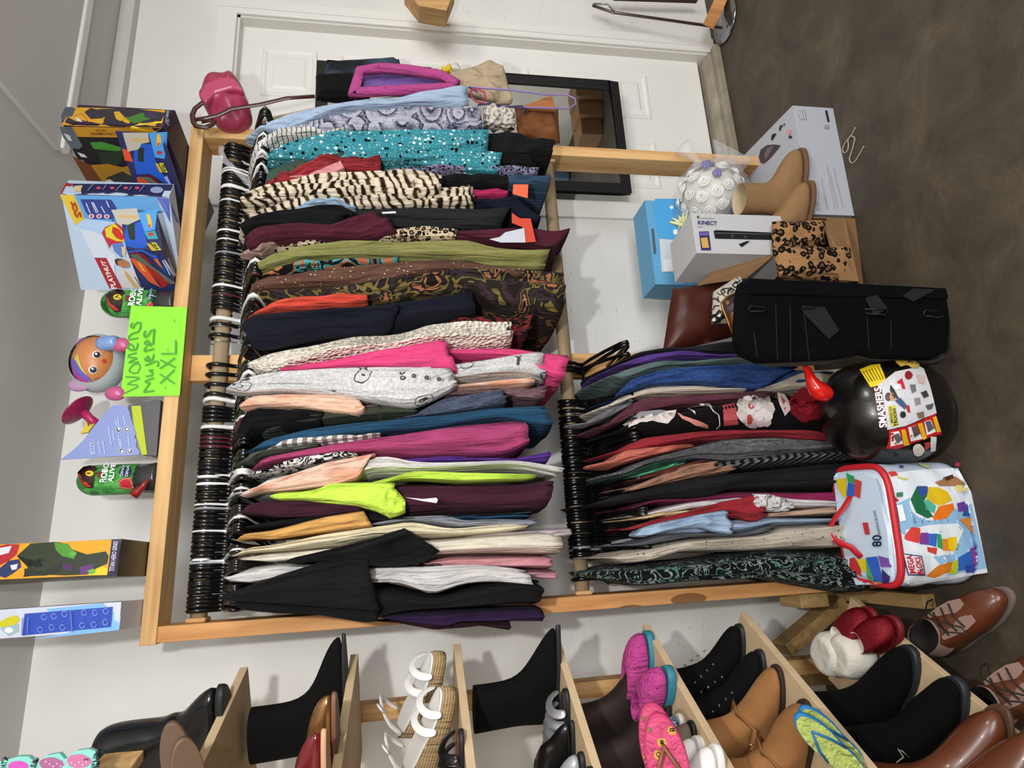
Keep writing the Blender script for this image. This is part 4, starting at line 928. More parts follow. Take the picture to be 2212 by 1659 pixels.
for k in range(2):
    r = shoe('canvas_sneaker', ('white canvas sneaker with a loose lace on the fifth board', 'white canvas sneaker beside the board edge, nearer of two')[k], 'shoe', bt(4, 1518+40*k, 1596+18*k, dz=.012), HD, low(.075, .23, .084, .15, .45), P('#e6e5e2', .7), WHS, .012, L=.23)
    bm = new(); tube(bm, [(-.09, -.03, .06), (-.10, -.05, .075), (-.13, -.06, .06), (-.12, -.045, .045), (-.09, -.03, .055)], .0018, 6); local(r, link('lace', bm, P('#e8e8e8', .7), r, shade=True))
for k, s in enumerate((.10, .20)):
    r = shoe('high_top_shoe', ('black suede high top with silver eyelets, farther of two on the sixth board', 'black suede high top with silver eyelets, nearer of two on the sixth board')[k], 'shoe', SH(5, s-.08, -.03)+Vector((0, 0, .008)), HD-4, ankle(.15, .25, .095, .25, .0), BLKS, P('#1c1c1e', .6), .014, 1.05, L=.25, crease=.005, seed=k+5, opening=.04)
    bm = new()
    for q in range(4):
        for sg in (-1, 1):
            a = Vector((-.095-.016*q, sg*(.026+.002*q), .075+.016*q)); tube(bm, [a+Vector((.003*math.cos(t), 0, .003*math.sin(t))) for t in [2*PI*j/8 for j in range(8)]], .0011, 5, closed=True)
    local(r, link('eyelet_row', bm, P('#c9c9cc', .2, 1), r))
for k, (s, tl) in enumerate(((.27, 0), (.38, 4))):
    r = shoe('suede_boot', ('tan suede ankle boot slumped on the sixth board, farther of two', 'tan suede ankle boot with a wrinkled strap, nearer of two on the sixth board')[k], 'boot', SH(5, s-.08, -.015)+Vector((0, 0, .008)), HD, ankle(.16, .26, .098, .2, .0), SUEDE, P('#2c1d13', .8), .008, 1.02, L=.26, crease=.012, seed=k+9, opening=.05)
    bm = new(); tube(bm, [(-.13, -.045, .07), (-.12, 0, .092), (-.13, .045, .07), (-.2, .05, .075), (-.262, 0, .085), (-.2, -.05, .075)], .010, 8, closed=True, flat=.3); local(r, link('strap', bm, SUEDE, r, shade=True))
    bm = new(); tube(bm, [(-.17+.01*math.cos(t), -.054, .075+.01*math.sin(t)) for t in [2*PI*j/10 for j in range(10)]], .0016, 6, closed=True); local(r, link('buckle', bm, P('#c8a85a', .25, 1), r))
BL = cloth('stripe', ['#b7c85a', '#1f6aa3', .58], 62.)
flip('blue and lime striped flip flop leaning at the lower board edge, farther of two', W(1728, 1524, 1.245), 0, BL, P('#1f77b4', .5), tilt=(62, -42), strap=P('#1b5f9c', .4), L=.165, w=.056)
flip('blue and lime striped flip flop, nearer of two, overlapping the other', W(1718, 1540, 1.20), 0, BL, P('#1f77b4', .5), tilt=(62, -44), strap=P('#1b5f9c', .4), L=.165, w=.056)
shoe('leather_boot', 'dark brown leather boot at the bottom edge behind the striped flip flops', 'boot', SH(5, .58, -.04)+Vector((0, 0, .008)), HD-10, ankle(.16, .26, .1, .2, .0), P('#2b1a17', .5, var=.2), RUB, .01, L=.26, crease=.01, seed=4, opening=.05)
# bottom board
SEQ = P('#7d0f1d', .22, .6, bs=500, bstr=.9); FUR = P('#d6d0c4', .95, bs=120, bstr=1.)
for k in range(2):
    p = (W(1846, 1322, 1.52), W(1905, 1345, 1.45))[k]; p.z = BRD[6][3]+.012+.01*(1-k)
    r = shoe('christmas_slipper', ('red sequin slipper with a white fur cuff, the farther of two on the bottom board', 'red sequin slipper with a white fur cuff, the nearer of two on the bottom board')[k], 'slipper', p, HD-14-10*k, [(0, 0, -.11, .074, .15), (.02, .003, -.11, .084, .15), (.042, -.01, -.11, .08, .1), (.058, -.04, -.11, .07, 0), (.068, -.07, -.11, .055, 0)], SEQ, P('#6c0d18', .6), .014, 1.04, L=.12, lining=FUR)
    bm = new(); rs = soft([ring_shoe(z, a, b, w_, 0, n=32) for z, a, b, w_ in ((.0, -.105, -.2, .085), (.03, -.10, -.21, .105), (.06, -.098, -.212, .108), (.085, -.10, -.21, .1), (.10, -.11, -.2, .08), (.095, -.125, -.185, .05))], .008, k+3, 40); loft(bm, rs); local(r, link('fur_cuff', bm, FUR, r, sub=1))
for k in range(2):
    p = (W(1968, 1402, 1.42), W(2045, 1474, 1.30))[k]; p.z = BRD[6][3]+.014
    r = shoe('suede_boot', ('black suede boot on the bottom board, the farther of two', 'black suede boot with a white thread on its shaft, nearer of two')[k], 'boot', p, HD-10, ankle(.20, .26, .105, .18, .0), P('#040404', .95, bs=200, bstr=.3, spec=.15), P('#1f2326', .55), .016, 1.06, L=.26, crease=.009, seed=k+14, opening=.06)
    if k:
        bm = new(); tube(bm, [(-.16, -.052, .11), (-.13, -.055, .14), (-.12, -.055, .155), (-.15, -.055, .13), (-.17, -.053, .14)], .0012, 5); local(r, link('thread', bm, P('#d8d8d0', .7), r, shade=True))
# tall brown leather boots leaning off the bottom board, laced brogues on the floor
def tall(label, p, hd, tl, seed, g=None):
    root = empty('leather_boot', p, label, 'boot', g); root.rotation_euler = (math.radians(tl[0]), math.radians(tl[1]), math.radians(hd))
    rs = [(0, 0, -.27, .085, .25), (.02, 0, -.272, .098, .25), (.045, -.02, -.27, .098, .2), (.07, -.07, -.268, .09, 0), (.1, -.125, -.262, .085, 0), (.14, -.15, -.258, .09, 0), (.19, -.145, -.262, .1, 0), (.235, -.14, -.27, .108, 0), (.27, -.14, -.27, .11, 0)]
    body = soft([ring_shoe(*q) for q in rs], .009, seed, 14); bm = new(); loft(bm, body, cap1=False); local(root, link('upper', bm, BROWNL, root, sub=1))
    top = body[-1]; c = sum(top, Vector())/len(top); bm = new(); loft(bm, [top, [c+(q-c)*.92 for q in top], [c+(q-c)*.86-Vector((0, 0, .08)) for q in top]], cap0=False); local(root, link('lining', bm, P('#2a1a14', .9), root))
    bm = new(); loft(bm, [ring_shoe(z, a, b, w_, .25) for z, a, b, w_ in ((-.012, .002, -.27, .088), (-.008, .005, -.275, .1), (.002, .005, -.275, .101))]); local(root, link('sole', bm, P('#54392a', .6), root)); return root
tall('tall brown leather boot standing at the end of the bottom board, farther of two', Zp(2165, 1530, .195), -30, (0, 4), 3)
tall('tall brown leather boot standing at the end of the bottom board, nearer of two', Zp(2262, 1575, .195), -34, (0, 4), 8)
def brogue(label, p, hd, tl=(0, 0)):
    r = shoe('laced_shoe', label, 'shoe', p, hd, [(0, 0, -.27, .088, .2), (.015, 0, -.272, .1, .2), (.04, -.012, -.27, .098, .15), (.055, -.06, -.268, .09, 0), (.075, -.11, -.265, .078, 0), (.095, -.15, -.262, .07, 0)], BROWNL, P('#6b5c56', .7), .012, 1.04, L=.27, tilt=tl, lining=P('#1b1413', .9), opening=.05)
    bm = new(); loft(bm, [[Vector((q.x, q.y*1.03, q.z+.001)) for q in ring_shoe(z, a, b, w_, 0)] for z, a, b, w_ in ((.052, -.15, -.272, .088), (.076, -.15, -.268, .08), (.0965, -.158, -.265, .073))], cap0=False, cap1=False); local(r, link('collar', bm, TAUPE, r, shade=True))
    bm = new(); loft(bm, [[Vector((x, y*s_, z)) for y in (-.036, -.02, 0, .02, .036)] for x, s_, z in ((-.16, .9, .094), (-.13, 1, .083), (-.10, 1, .071), (-.075, .8, .060))], closed_ring=False, cap0=False, cap1=False)
    local(r, link('tongue', bm, TAUPE, r, shade=True))
    bm = new()
    for x, z in ((-.10, .075), (-.12, .083), (-.14, .091)): tube(bm, [(x, -.03, z), (x-.004, 0, z+.006), (x, .03, z)], .002, 6)
    tube(bm, [(-.14, .0, .098), (-.12, -.03, .11), (-.09, -.05, .09), (-.10, -.03, .085), (-.13, 0, .1), (-.15, .04, .1), (-.17, .07, .06), (-.19, .085, .02)], .002, 6); local(r, link('lace', bm, P('#2a1c1a', .8), r, shade=True)); return r
brogue('brown leather laced shoe with taupe trim on the floor, the farther of two', Zp(2190, 1278, .0)+Vector((.0, 0, .012)), -58)
brogue('brown leather laced shoe with taupe trim on the floor, the nearer of two', Zp(2165, 1545, .012)+Vector((math.cos(math.radians(-52))*.27, math.sin(math.radians(-52))*.27, 0)), -52)
# ================================================================ things on the floor
# building block bag
zt = .238
bl, br = Zp(2132, 1256, 0), Zp(2086, 1000, 0)
def rbox(c, r, f, w, d, z0, z1, rad=.03, puff=.0, seed=0, n=40, rows=14, taper=0.):
    """soft rounded box: c centre, r right axis, f front axis (towards the viewer)"""
    rings = []
    for i in range(rows):
        t = i/(rows-1); e = min(t, 1-t)*2; k = 1-(1-min(1, e*4))**2.2*(rad*2/w); z = z0+(z1-z0)*(t+.0)
        ring = []
        for j in range(n):
            th = 2*PI*j/n; cs, sn = math.cos(th), math.sin(th); ex = .42
            X = math.copysign(abs(cs)**ex, cs); Y = math.copysign(abs(sn)**ex, sn); b = 1+puff*math.sin(PI*t)
            q = c+r*(X*w/2*k*b*(1-taper*t))+f*(Y*d/2*k*b*(1-taper*t)); q = Vector((q.x, q.y, z))
            q += (r*X+f*Y)*noise.noise(Vector((X*2+seed, Y*2, t*5)))*.006; ring.append(q)
        rings.append(ring)
    bm = new(); loft(bm, rings); return bm
rr = (br-bl).normalized(); ff = Vector((rr.y, -rr.x, 0)).normalized(); ww = (br-bl).length
cc = (bl+br)/2-ff*.10
bag = link('block_bag', rbox(cc, rr, ff, ww+.01, .20, .002, zt, .02, .02, 3), P('#b9c6d6', .35, var=.15, vs=9, coat=.3))
tag(bag, 'zippered toy block bag with a red handle standing on the floor by the rack', 'bag')
decal('printed_art', bag, bag, [
    ('#c9dcee', 'M 200 300 560 290 650 330 800 900 850 1470 440 1480 330 1200 240 700'),
    ('#dfe6ee', 'M 700 330 1000 280 1500 250 1640 500 1820 1350 1000 1480 890 1420 760 700'),
    ('#8fbbe0', 'M 830 640 1000 560 1040 900 1500 1150 1560 700 1640 620 1800 1300 1400 1380 1180 1100 850 900'),
    ('#e8edf2', blob(*px('M 1230 610')[0], 50, 40)), ('#e6ecf0', 'M 1180 1180 1450 1160 1560 900 1500 830 1200 850 950 900 1000 1100'),
    ('#1d6b46', 'M 1000 580 1070 440 1160 440 1190 520 1140 600 1200 700 1240 760 1180 780 1060 720'),
    ('#3550a0', 'M 1080 450 1180 440 1190 500 1130 560 1090 530'), ('#e1bb1c', 'M 1190 450 1290 450 1390 500 1440 590 1340 640 1290 640 1180 600 1170 560'),
    ('#e8741c', 'M 1300 650 1450 620 1460 680 1380 780 1250 800 1230 770 1280 690'), ('#57b59a', 'M 1130 590 1180 580 1270 650 1250 730 1190 700'),
    ('#d8423c', 'M 940 960 1010 870 1100 880 1110 1000 1080 1040 960 1010 935 990'), ('#7a3f98', 'M 1110 930 1190 930 1190 1060 1090 1050'), ('#3563c0', 'M 1190 940 1280 940 1270 1080 1190 1060'),
    ('#2f9a5c', 'M 1280 940 1320 950 1340 1110 1280 1080'), ('#e8931f', 'M 1330 1000 1400 990 1450 1120 1340 1120'), ('#f0c81e', 'M 1390 980 1480 970 1490 1070 1450 1130 1390 1090'), ('#c9403a', 'M 1170 1080 1280 1090 1270 1160 1180 1130'),
    ('#d07a24', 'M 1160 1380 1290 1270 1440 1230 1420 1330 1250 1400'), ('#b9c02a', 'M 1440 1230 1500 1210 1480 1360 1400 1360'), ('#2a62b4', 'M 1500 1190 1640 1110 1680 1290 1500 1330'), ('#7a3f98', 'M 1620 1100 1700 1060 1720 1280 1660 1260'),
    ('#d0332c', 'M 1690 1010 1730 1130 1750 1340 1680 1370 1660 1200'), ('#2a3f9a', 'M 1570 1280 1680 1250 1670 1340 1580 1350'),
    ('#e08a2c', 'M 1510 790 1640 760 1700 960 1640 930 1560 840'), ('#d0332c', 'M 1680 790 1720 850 1730 1000 1690 960'), ('#33549c', 'M 1580 620 1680 640 1700 770 1540 750'), ('#6a3c9a', 'M 1480 620 1560 600 1580 700 1500 710'),
    ('#a6744e', 'M 1250 400 1340 370 1420 330 1480 350 1560 410 1540 450 1440 440 1300 440'), ('#4a2c20', 'M 1330 360 1440 320 1450 360 1380 390'), ('#e2d088', 'M 1480 430 1600 440 1590 490 1500 510 1460 470'),
    ('#c93a3a', 'M 760 300 830 290 870 330 790 345'), ('#3a4a8c', 'M 880 240 920 235 930 255 890 262'), ('#b43a4a', 'M 1480 200 1540 215 1500 250 1460 235'), ('#c8cf8a', 'M 1100 210 1200 240 1190 270 1090 230'), ('#c8c86a', 'M 860 340 980 370 930 380 860 360'),
    ('#e0bf20', 'M 240 370 350 350 350 540 320 560 260 450'), ('#2f9a5c', 'M 350 310 430 330 440 410 370 400'), ('#2f5fc4', 'M 370 400 445 420 435 545 355 540'), ('#c8433c', 'M 440 360 515 390 495 570 440 540'),
    ('#c23034', 'M 390 1200 440 1190 500 1300 510 1380 400 1350 385 1280'), ('#d8c42a', 'M 460 1210 550 1200 600 1340 520 1340'), ('#52a06a', 'M 560 1200 620 1300 640 1440 570 1400'), ('#2f5fc4', 'M 560 1190 680 1180 740 1450 650 1440'), ('#7a4fa8', 'M 690 1170 800 1200 810 1290 720 1290'), ('#3a2a70', 'M 730 1310 800 1380 790 1440 730 1450'), ('#e0b81e', 'M 610 1430 720 1430 710 1470 640 1465'),
    ('#c22a34', 'M 525 825 580 820 605 945 555 950'), ('#b4283a', 'M 770 530 790 500 815 540 870 590 850 605 790 590'), ('#3f7a5c', 'M 840 510 910 500 910 550 845 555'), ('#eef2f6', 'M 845 640 905 635 945 800 880 815'),
    ('#1b2a5c', 'M 905 1145 1105 1170 1140 1370 965 1370'), ('#d8dde4', 'M 918 1155 1096 1180 1128 1358 975 1358'),
], off=.002, step=9)
RED = P('#c0202a', .5)
dtext(bag, bag, '80', 'M 735 1075 735 950 635 955 635 1080', '#1a2450', off=.004, bold=.02)
dtext(bag, bag, 'BUILDING BLOCKS', 'M 722 945 668 690 645 695 695 950', '#2a3560', off=.004)
dtext(bag, bag, 'MEGA', 'M 1040 1345 1000 1160 935 1165 978 1350', '#c0202a', off=.0045, bold=.03)
dtext(bag, bag, 'BLOKS', 'M 1120 1355 1082 1178 1025 1185 1058 1358', '#c0202a', off=.0045, bold=.03)
bm = new(); rim = []
for j in range(48):
    th = 2*PI*j/48; cs, sn = math.cos(th), math.sin(th); rim.append(cc+rr*(math.copysign(abs(cs)**.42, cs)*(ww+.01)/2*.985)+ff*(math.copysign(abs(sn)**.42, sn)*.10*.985)+Vector((0, 0, zt-.012)))
tube(bm, rim, .0085, 8, closed=True); link('piping', bm, RED, bag, shade=True)
bm = new(); hp = [cast(bvh(bag), u, v, h) for (u, v), h in zip(px('M 385 545 385 650 330 780 290 880 310 960 380 1030 450 1080 500 1190'), (.003, .02, .035, .04, .04, .035, .02, .003))]
tube(bm, [p for p in hp if p], .0095, 8, flat=.35, ref=(0, 0, 1)); link('handle', bm, RED, bag, shade=True)
# black egg shaped toy capsule with stickers
EG = Vector((W(1935, 888, 1.39).x, 1.39, 0))
bm = new(); rings = []
for i in range(30):
    t = (1-math.cos(PI*i/29))/2; z = .30*t; r = max(.012, .140*(1-abs(2*t-1)**2.7)**(1/2.1)*(1+.05*(1-2*t)))
    if i == 0: r = .075
    ring = []
    for k in range(48):
        th = 2*PI*k/48; d = 1+.05*noise.noise(Vector((math.cos(th)*1.6, math.sin(th)*1.6, z*9)))+.02*noise.noise(Vector((math.cos(th)*5, math.sin(th)*5, z*30)))
        ring.append(EG+Vector((r*d*math.cos(th), r*d*math.sin(th), z+.002)))
    rings.append(ring)
loft(bm, rings); egg = link('toy_egg', bm, P('#090806', .3, var=.3, vs=9, bs=18, bstr=.5, coat=.25)); tag(egg, 'large black plastic toy egg with stickers standing on the floor', 'toy')
EP = [('#e8c81e', 'N 645 260 800 195 935 180 1035 460 800 512'), ('#cfcfd4', 'N 900 480 1040 460 1010 400 1150 290 1500 215 1560 250 1640 470 1700 700 1740 880 1600 930 1300 1060 1040 1115'),
      ('#d8d8dc', 'N 1060 410 1150 360 1180 560 1100 600'), ('#5c0f1c', 'N 835 510 900 495 960 540 1040 1070 1000 1085 940 1060'), ('#c01c24', 'N 1060 1120 1300 1070 1560 960 1720 880 1810 1180 1700 1200 1500 1270 1180 1385 1020 1380 1060 1250'),
      ('#efeff0', 'N 1090 1150 1200 1130 1260 1310 1080 1350'), ('#efeff0', 'N 1330 1080 1440 1050 1540 1240 1370 1280'), ('#efeff0', 'N 1560 1000 1650 970 1730 1140 1600 1190'),
      ('#e8b81e', 'N 1230 1110 1290 1105 1350 1330 1270 1340'), ('#e8b81e', 'N 1460 1030 1530 1010 1600 1230 1550 1260'), ('#e8b81e', 'N 1680 935 1730 920 1800 1140 1740 1150'),
      ('#5f6168', 'N 1110 1190 1190 1160 1250 1250 1180 1310'), ('#6a5058', 'N 1370 1070 1450 1050 1500 1170 1420 1220'), ('#585c68', 'N 1570 1000 1640 980 1700 1090 1620 1150'),
      ('#d8d0c4', blob(*px('N 1480 1400')[0], 12, 13, jag=.3)), ('#b03a3c', 'N 1560 1290 1650 1280 1640 1360 1580 1400'), ('#d8d8d8', 'N 1650 1205 1735 1210 1720 1410 1650 1420'),
      ('#4a2c20', blob(*px('N 1050 650')[0], 7, 9)), ('#b98666', blob(*px('N 1110 650')[0], 7, 8)), ('#2c2c30', 'N 1080 480 1140 560 1200 680 1130 670 1070 560'), ('#3f5878', 'N 1140 700 1220 660 1310 770 1280 830 1200 760'), ('#b42434', 'N 1290 780 1340 760 1360 870 1320 870'), ('#c42838', 'N 1170 440 1240 390 1290 540 1240 540'), ('#e9e9ea', 'N 1120 490 1220 470 1240 540 1150 550'),
      ('#8a1c24', blob(*px('N 1335 350')[0], 8, 9, jag=.2)), ('#6c6e72', 'N 1350 480 1430 480 1440 570 1380 600'), ('#3a3638', 'N 1500 590 1580 560 1620 640 1550 670'), ('#8f8880', 'N 1410 670 1490 665 1500 750 1430 770'), ('#55585c', 'N 1570 770 1690 740 1660 820 1600 830'), ('#7a6a58', 'N 1440 880 1540 850 1550 940 1470 950'), ('#1c1c20', blob(*px('N 1250 900')[0], 6, 7)), ('#c9b0a8', 'N 1440 340 1550 350 1560 470 1480 460'),
      ('#d8c83a', 'N 1045 780 1135 765 1180 1050 1085 1070'), ('#b9983a', blob(*px('N 1250 130')[0], 17, 15, jag=.6, seed=2)), ('#c8ac50', blob(*px('N 1400 195')[0], 12, 8, jag=.5, seed=5))]
decal('sticker', egg, egg, EP, off=.0015, step=10)
dtext(egg, egg, 'SMASHERS', 'N 1030 1065 940 520 850 535 925 1075', '#efeff0', off=.004, bold=.03)
dtext(egg, egg, 'TRUCKS', 'N 1175 1055 1135 810 1100 815 1120 1060', '#1c1c10', off=.004, bold=.03)
dtext(egg, egg, 'MONSTER', 'N 1105 1010 1080 780 1050 785 1075 1015', '#3a4a1c', off=.004)
decal('printed_lines', egg, egg, strokes('#3a3a10', ['N %d %d %d %d' % (700+40*k, 300-14*k, 790+38*k, 440-8*k) for k in range(7)], 1.4), off=.0035)
bm = new(); tube(bm, [cast(bvh(egg), u, v, .01+h) for (u, v), h in zip(px('N 250 560 150 530 60 480 -20 380 -100 250 -160 150'), (0, .012, .016, .014, .012, .008)) if cast(bvh(egg), u, v, .01)] or [EG+Vector((0, -.1, .3)), EG+Vector((0, -.12, .33))], .02, 10)
bm.free()
# red balloon knot lying on the floral dress beside the egg
bm = new(); pts = [W(u, v, 1.34) for u, v in px('N 240 600 160 600 60 560 -10 480 -60 380 -110 250 -150 190 _ 1746 806')]
tube(bm, pts, [.012, .023, .025, .019, .013, .009, .006, .003], 12, ref=(0, 1, 0)); o = link('toy_horn', bm, P('#c8160e', .15, coat=.5), egg, shade=True); o['label'] = 'curved glossy red horn'
# knee brace: folded black foam slab with straps
b0, b1 = Zp(2050, 604, 0), Zp(2050, 774, 0); y0 = 1.262
bm = new(); NB = 24
outl = px('_ 1614 600 1800 606 2030 622 2052 640 2056 700 2050 760 2020 775 1900 770 1868 760 1830 772 1780 776 1650 782 1612 765 1600 735 1602 680 1606 620')
pts = [W(u, v, y0) for u, v in outl]; prism(bm, pts, (0.01, .05, 0))
brace = link('knee_brace', bm, P('#050507', .97, var=.3, vs=40, bs=260, bstr=.3, spec=.1), bevel=.012); tag(brace, 'black foam knee brace with hook and loop straps standing on the floor', 'knee brace')
bm = new(); prism(bm, [W(u, v, y0+.05) for u, v in px('_ 1608 740 1625 774 1660 790 1790 786 1850 770 1900 780 2020 784 2052 770 2050 740 1700 730')], (0, .015, 0)); link('grey_liner', bm, P('#33342f', .9), brace, bevel=.004)
bm = new(); prism(bm, [W(u, v, y0-.006) for u, v in px('_ 1618 600 2048 622 2050 645 1612 634')], (0, .012, 0)); link('top_flap', bm, P('#050609', .95, spec=.1), brace, bevel=.003)
for nm, q in (('strap', 'P 745 235 855 228 930 345 880 385 760 262'), ('strap', 'P 1055 185 1110 170 1165 240 1100 272'), ('strap', 'P 1235 175 1290 140 1400 145 1290 203')):
    bm = new(); prism(bm, [W(u, v, y0-.010) for u, v in px(q)], (0, .006, 0)); link(nm, bm, P('#080a0c', .9), brace, bevel=.002)
for q in ('P 487 240 495 225 560 232 572 245 555 252 498 252', 'P 1335 260 1345 245 1425 258 1430 275 1410 282 1345 275', 'P 740 240 750 228 800 232 810 240', 'P 1050 240 1052 262 1150 268 1160 245'):
    bm = new(); tube(bm, [W(u, v, y0-.012) for u, v in px(q)], .0016, 6, closed=True); link('strap_loop', bm, P('#1a1d20', .6), brace)
bm = new()
for q in ('P 512 350 530 478', 'P 618 220 622 360 628 490', 'P 688 230 690 360 690 495', 'P 755 250 770 400 780 490', 'P 1060 280 1070 440', 'P 1175 290 1178 430'):
    tube(bm, [W(u, v, y0-.003) for u, v in px(q)], .0014, 5)
link('seam', bm, P('#08090a', .9), brace)
# white appliance box lying flat
A0, A1 = Zp(1800, 234, 0), Zp(1846, 466, 0); zb = .148
dv = Vector((.03, .32, 0))
wb = link('appliance_box', vbox(A0, A1, A0+dv, .001, zb), P('#aeb1ba', .55)); tag(wb, 'white appliance carton lying flat on the floor under the tan boots', 'box')
decal('printed_art', wb, wb, [('#8d9096', 'c 790 125 880 115 915 245 820 250'), ('#e4e4e6', 'c 800 135 808 133 838 240 830 243'), ('#e4e4e6', 'c 825 130 832 128 862 240 856 243'), ('#e4e4e6', 'c 855 125 862 124 892 238 884 240'),
    ('#1d2030', 'c 1158 125 1188 122 1222 280 1195 285'), ('#8d9096', blob(*px('c 1185 350')[0], 6, 5)), ('#9a9aa0', 'c 1030 1380 1075 1375 1090 1500 1045 1505'),
    ('#3a3038', 'c 255 760 280 660 370 595 470 588 560 600 480 700 400 790 330 850 280 840'), ('#6c5c60', 'c 330 740 370 640 460 610 400 720 350 800'), ('#1b181c', 'c 425 500 440 450 480 432 500 450 480 470 455 480 445 530 430 530'),
    ('#1b181c', 'c 535 390 545 330 580 318 590 340 570 345 560 390 545 400'), ('#55555c', 'c 595 300 620 290 612 330 600 335'), ('#d88a8a', 'c 650 400 690 380 705 430 660 470'), ('#26222a', 'c 665 490 690 460 700 490 720 480 705 505 680 505'),
    ('#2f8ca8', 'c 840 1640 1010 1510 1025 1545 900 1650')]+strokes('#a9acb4', ['c 1105 1040 1180 1480', 'c 1180 860 1290 1480', 'c 1270 900 1400 1440', 'c 1130 1150 1200 1490', 'c 1230 1000 1330 1470'], 1.6), off=.0012, step=30)
# two tan sheepskin boots standing on the carton
for k, (tu, tv, hd) in enumerate(((1728, 322, -22), (1748, 392, -26))):
    p = Zp(tu, tv, zb+.014)
    r = shoe('sheepskin_boot', ('tan suede sheepskin boot on the white carton, the upper of two', 'tan suede sheepskin boot on the white carton, beside the cardboard box')[k], 'boot', p, hd-8*k, [(0, 0, -.215, .078, .1), (.018, .001, -.216, .088, .1), (.042, -.014, -.214, .086, .1), (.062, -.05, -.211, .078, 0), (.082, -.092, -.208, .074, 0), (.11, -.11, -.206, .076, 0), (.145, -.113, -.208, .08, 0), (.20, -.113, -.21, .086, 0)], TANU, P('#6b4c34', .9), .012, 1.04, L=.215, lining=P('#b8a585', .95, bs=200, bstr=.8), opening=.06, crease=.004, seed=21+k)
# bouquet of white roses in clear wrap
bc = W(1536, 425, 1.70); rose = P('#efede8', .6)
bq = empty('rose_bouquet', bc-Vector((0, 0, .10)), 'ball of white roses with violet buds in clear plastic wrap', 'bouquet')
rb = random.Random(3); bm = new(); bmesh.ops.create_icosphere(bm, subdivisions=3, radius=.098, matrix=Matrix.Translation(bc)); link('foam_ball', bm, P('#d2cdc3', .8), bq, shade=True)
pts = []
for i in range(60):
    y = 1-2*(i+.5)/60; r = math.sqrt(1-y*y); th = i*2.39996; pts.append(Vector((r*math.cos(th), y, r*math.sin(th))))
bm = new(); bmv = new()
for i, d in enumerate(pts):
    if d.y > .45: continue
    Mx = Matrix.Translation(bc+d*.104) @ d.to_track_quat('Z', 'Y').to_matrix().to_4x4()
    if i % 4 == 2:
        for q in range(5):
            a = 2*PI*q/5; rings = [[Mx @ Vector((math.cos(a)*.009+.008*math.cos(t)*s, math.sin(a)*.009+.008*math.sin(t)*s, z)) for t in [2*PI*j/6 for j in range(6)]] for z, s in ((.004, 1), (.014, .9), (.018, .2))]; loft(bmv, rings)
    else:
        sp = []
        for q in range(30):
            a = q*.62; rr_ = .003+.0006*q; sp.append(Mx @ Vector((rr_*math.cos(a), rr_*math.sin(a), .014-.0003*q)))
        tube(bm, sp, .0028, 6, flat=.6)
link('rose_blooms', bm, rose, bq, shade=True); link('violet_buds', bmv, P('#5c4a9c', .6), bq, shade=True)
bm = new(); rings = []
for i in range(14):
    t = i/13; a = PI*(.12+.86*t); ring = []
    for k in range(40):
        th = 2*PI*k/40; rad = .122*math.sin(a)*(1+.13*noise.noise(Vector((math.cos(th)*3, math.sin(th)*3, t*6))))+.006
        ring.append(bc+Vector((rad*math.cos(th), rad*math.sin(th), .122*math.cos(a)+.006*math.sin(th*7))))
    rings.append(ring)
loft(bm, rings, cap0=False, cap1=False); 
def film():
    m, nt, b = newmat('clear film'); b.inputs['Roughness'].default_value = .08; b.inputs['Alpha'].default_value = .16; b.inputs['Base Color'].default_value = (.85, .88, .95, 1); b.inputs['Specular IOR Level'].default_value = 1.
    n = nd(nt, 'TexNoise', i_Vector=coords(nt), i_Scale=30., i_Detail=4).outputs[0]; bump(nt, b, n, .9, .01); return m
FILM = film(); link('plastic_wrap', bm, FILM, bq, shade=True)
bm = new(); tw = [bc+Vector((.10, -.02, .04)), bc+Vector((.125, -.03, .05)), bc+Vector((.15, -.03, .075)), bc+Vector((.165, -.04, .10))]; tube(bm, tw, [.03, .012, .022, .034], 12); link('wrap_twist', bm, FILM, bq, shade=True)
bm = new(); rings = []
for i in range(8):
    t = i/7; ring = []
    for k in range(24): th = 2*PI*k/24; rad = .035+.05*t+.012*math.sin(th*5+i); ring.append(bc+Vector((.06+.09*t+.3*rad*math.cos(th), -.06+rad*math.sin(th)*.4, -.03-.05*t+rad*math.cos(th+1))))
    rings.append(ring)
loft(bm, rings, cap0=False, cap1=False); link('wrap_tail', bm, FILM, bq, shade=True)
# yellow-green tulle and violet flower at its side
bm = new(); c2 = W(1478, 488, 1.60)
for i in range(26):
    d = Vector((rb.uniform(-1, 1), rb.uniform(-1, .2), rb.uniform(-1, 1))).normalized(); tube(bm, [c2, c2+d*.02, c2+d*.04+Vector((0, 0, rb.uniform(-.01, .01)))], [.006, .009, .004], 5, flat=.3)
link('tulle', bm, P('#d4d6a0', .7), bq)
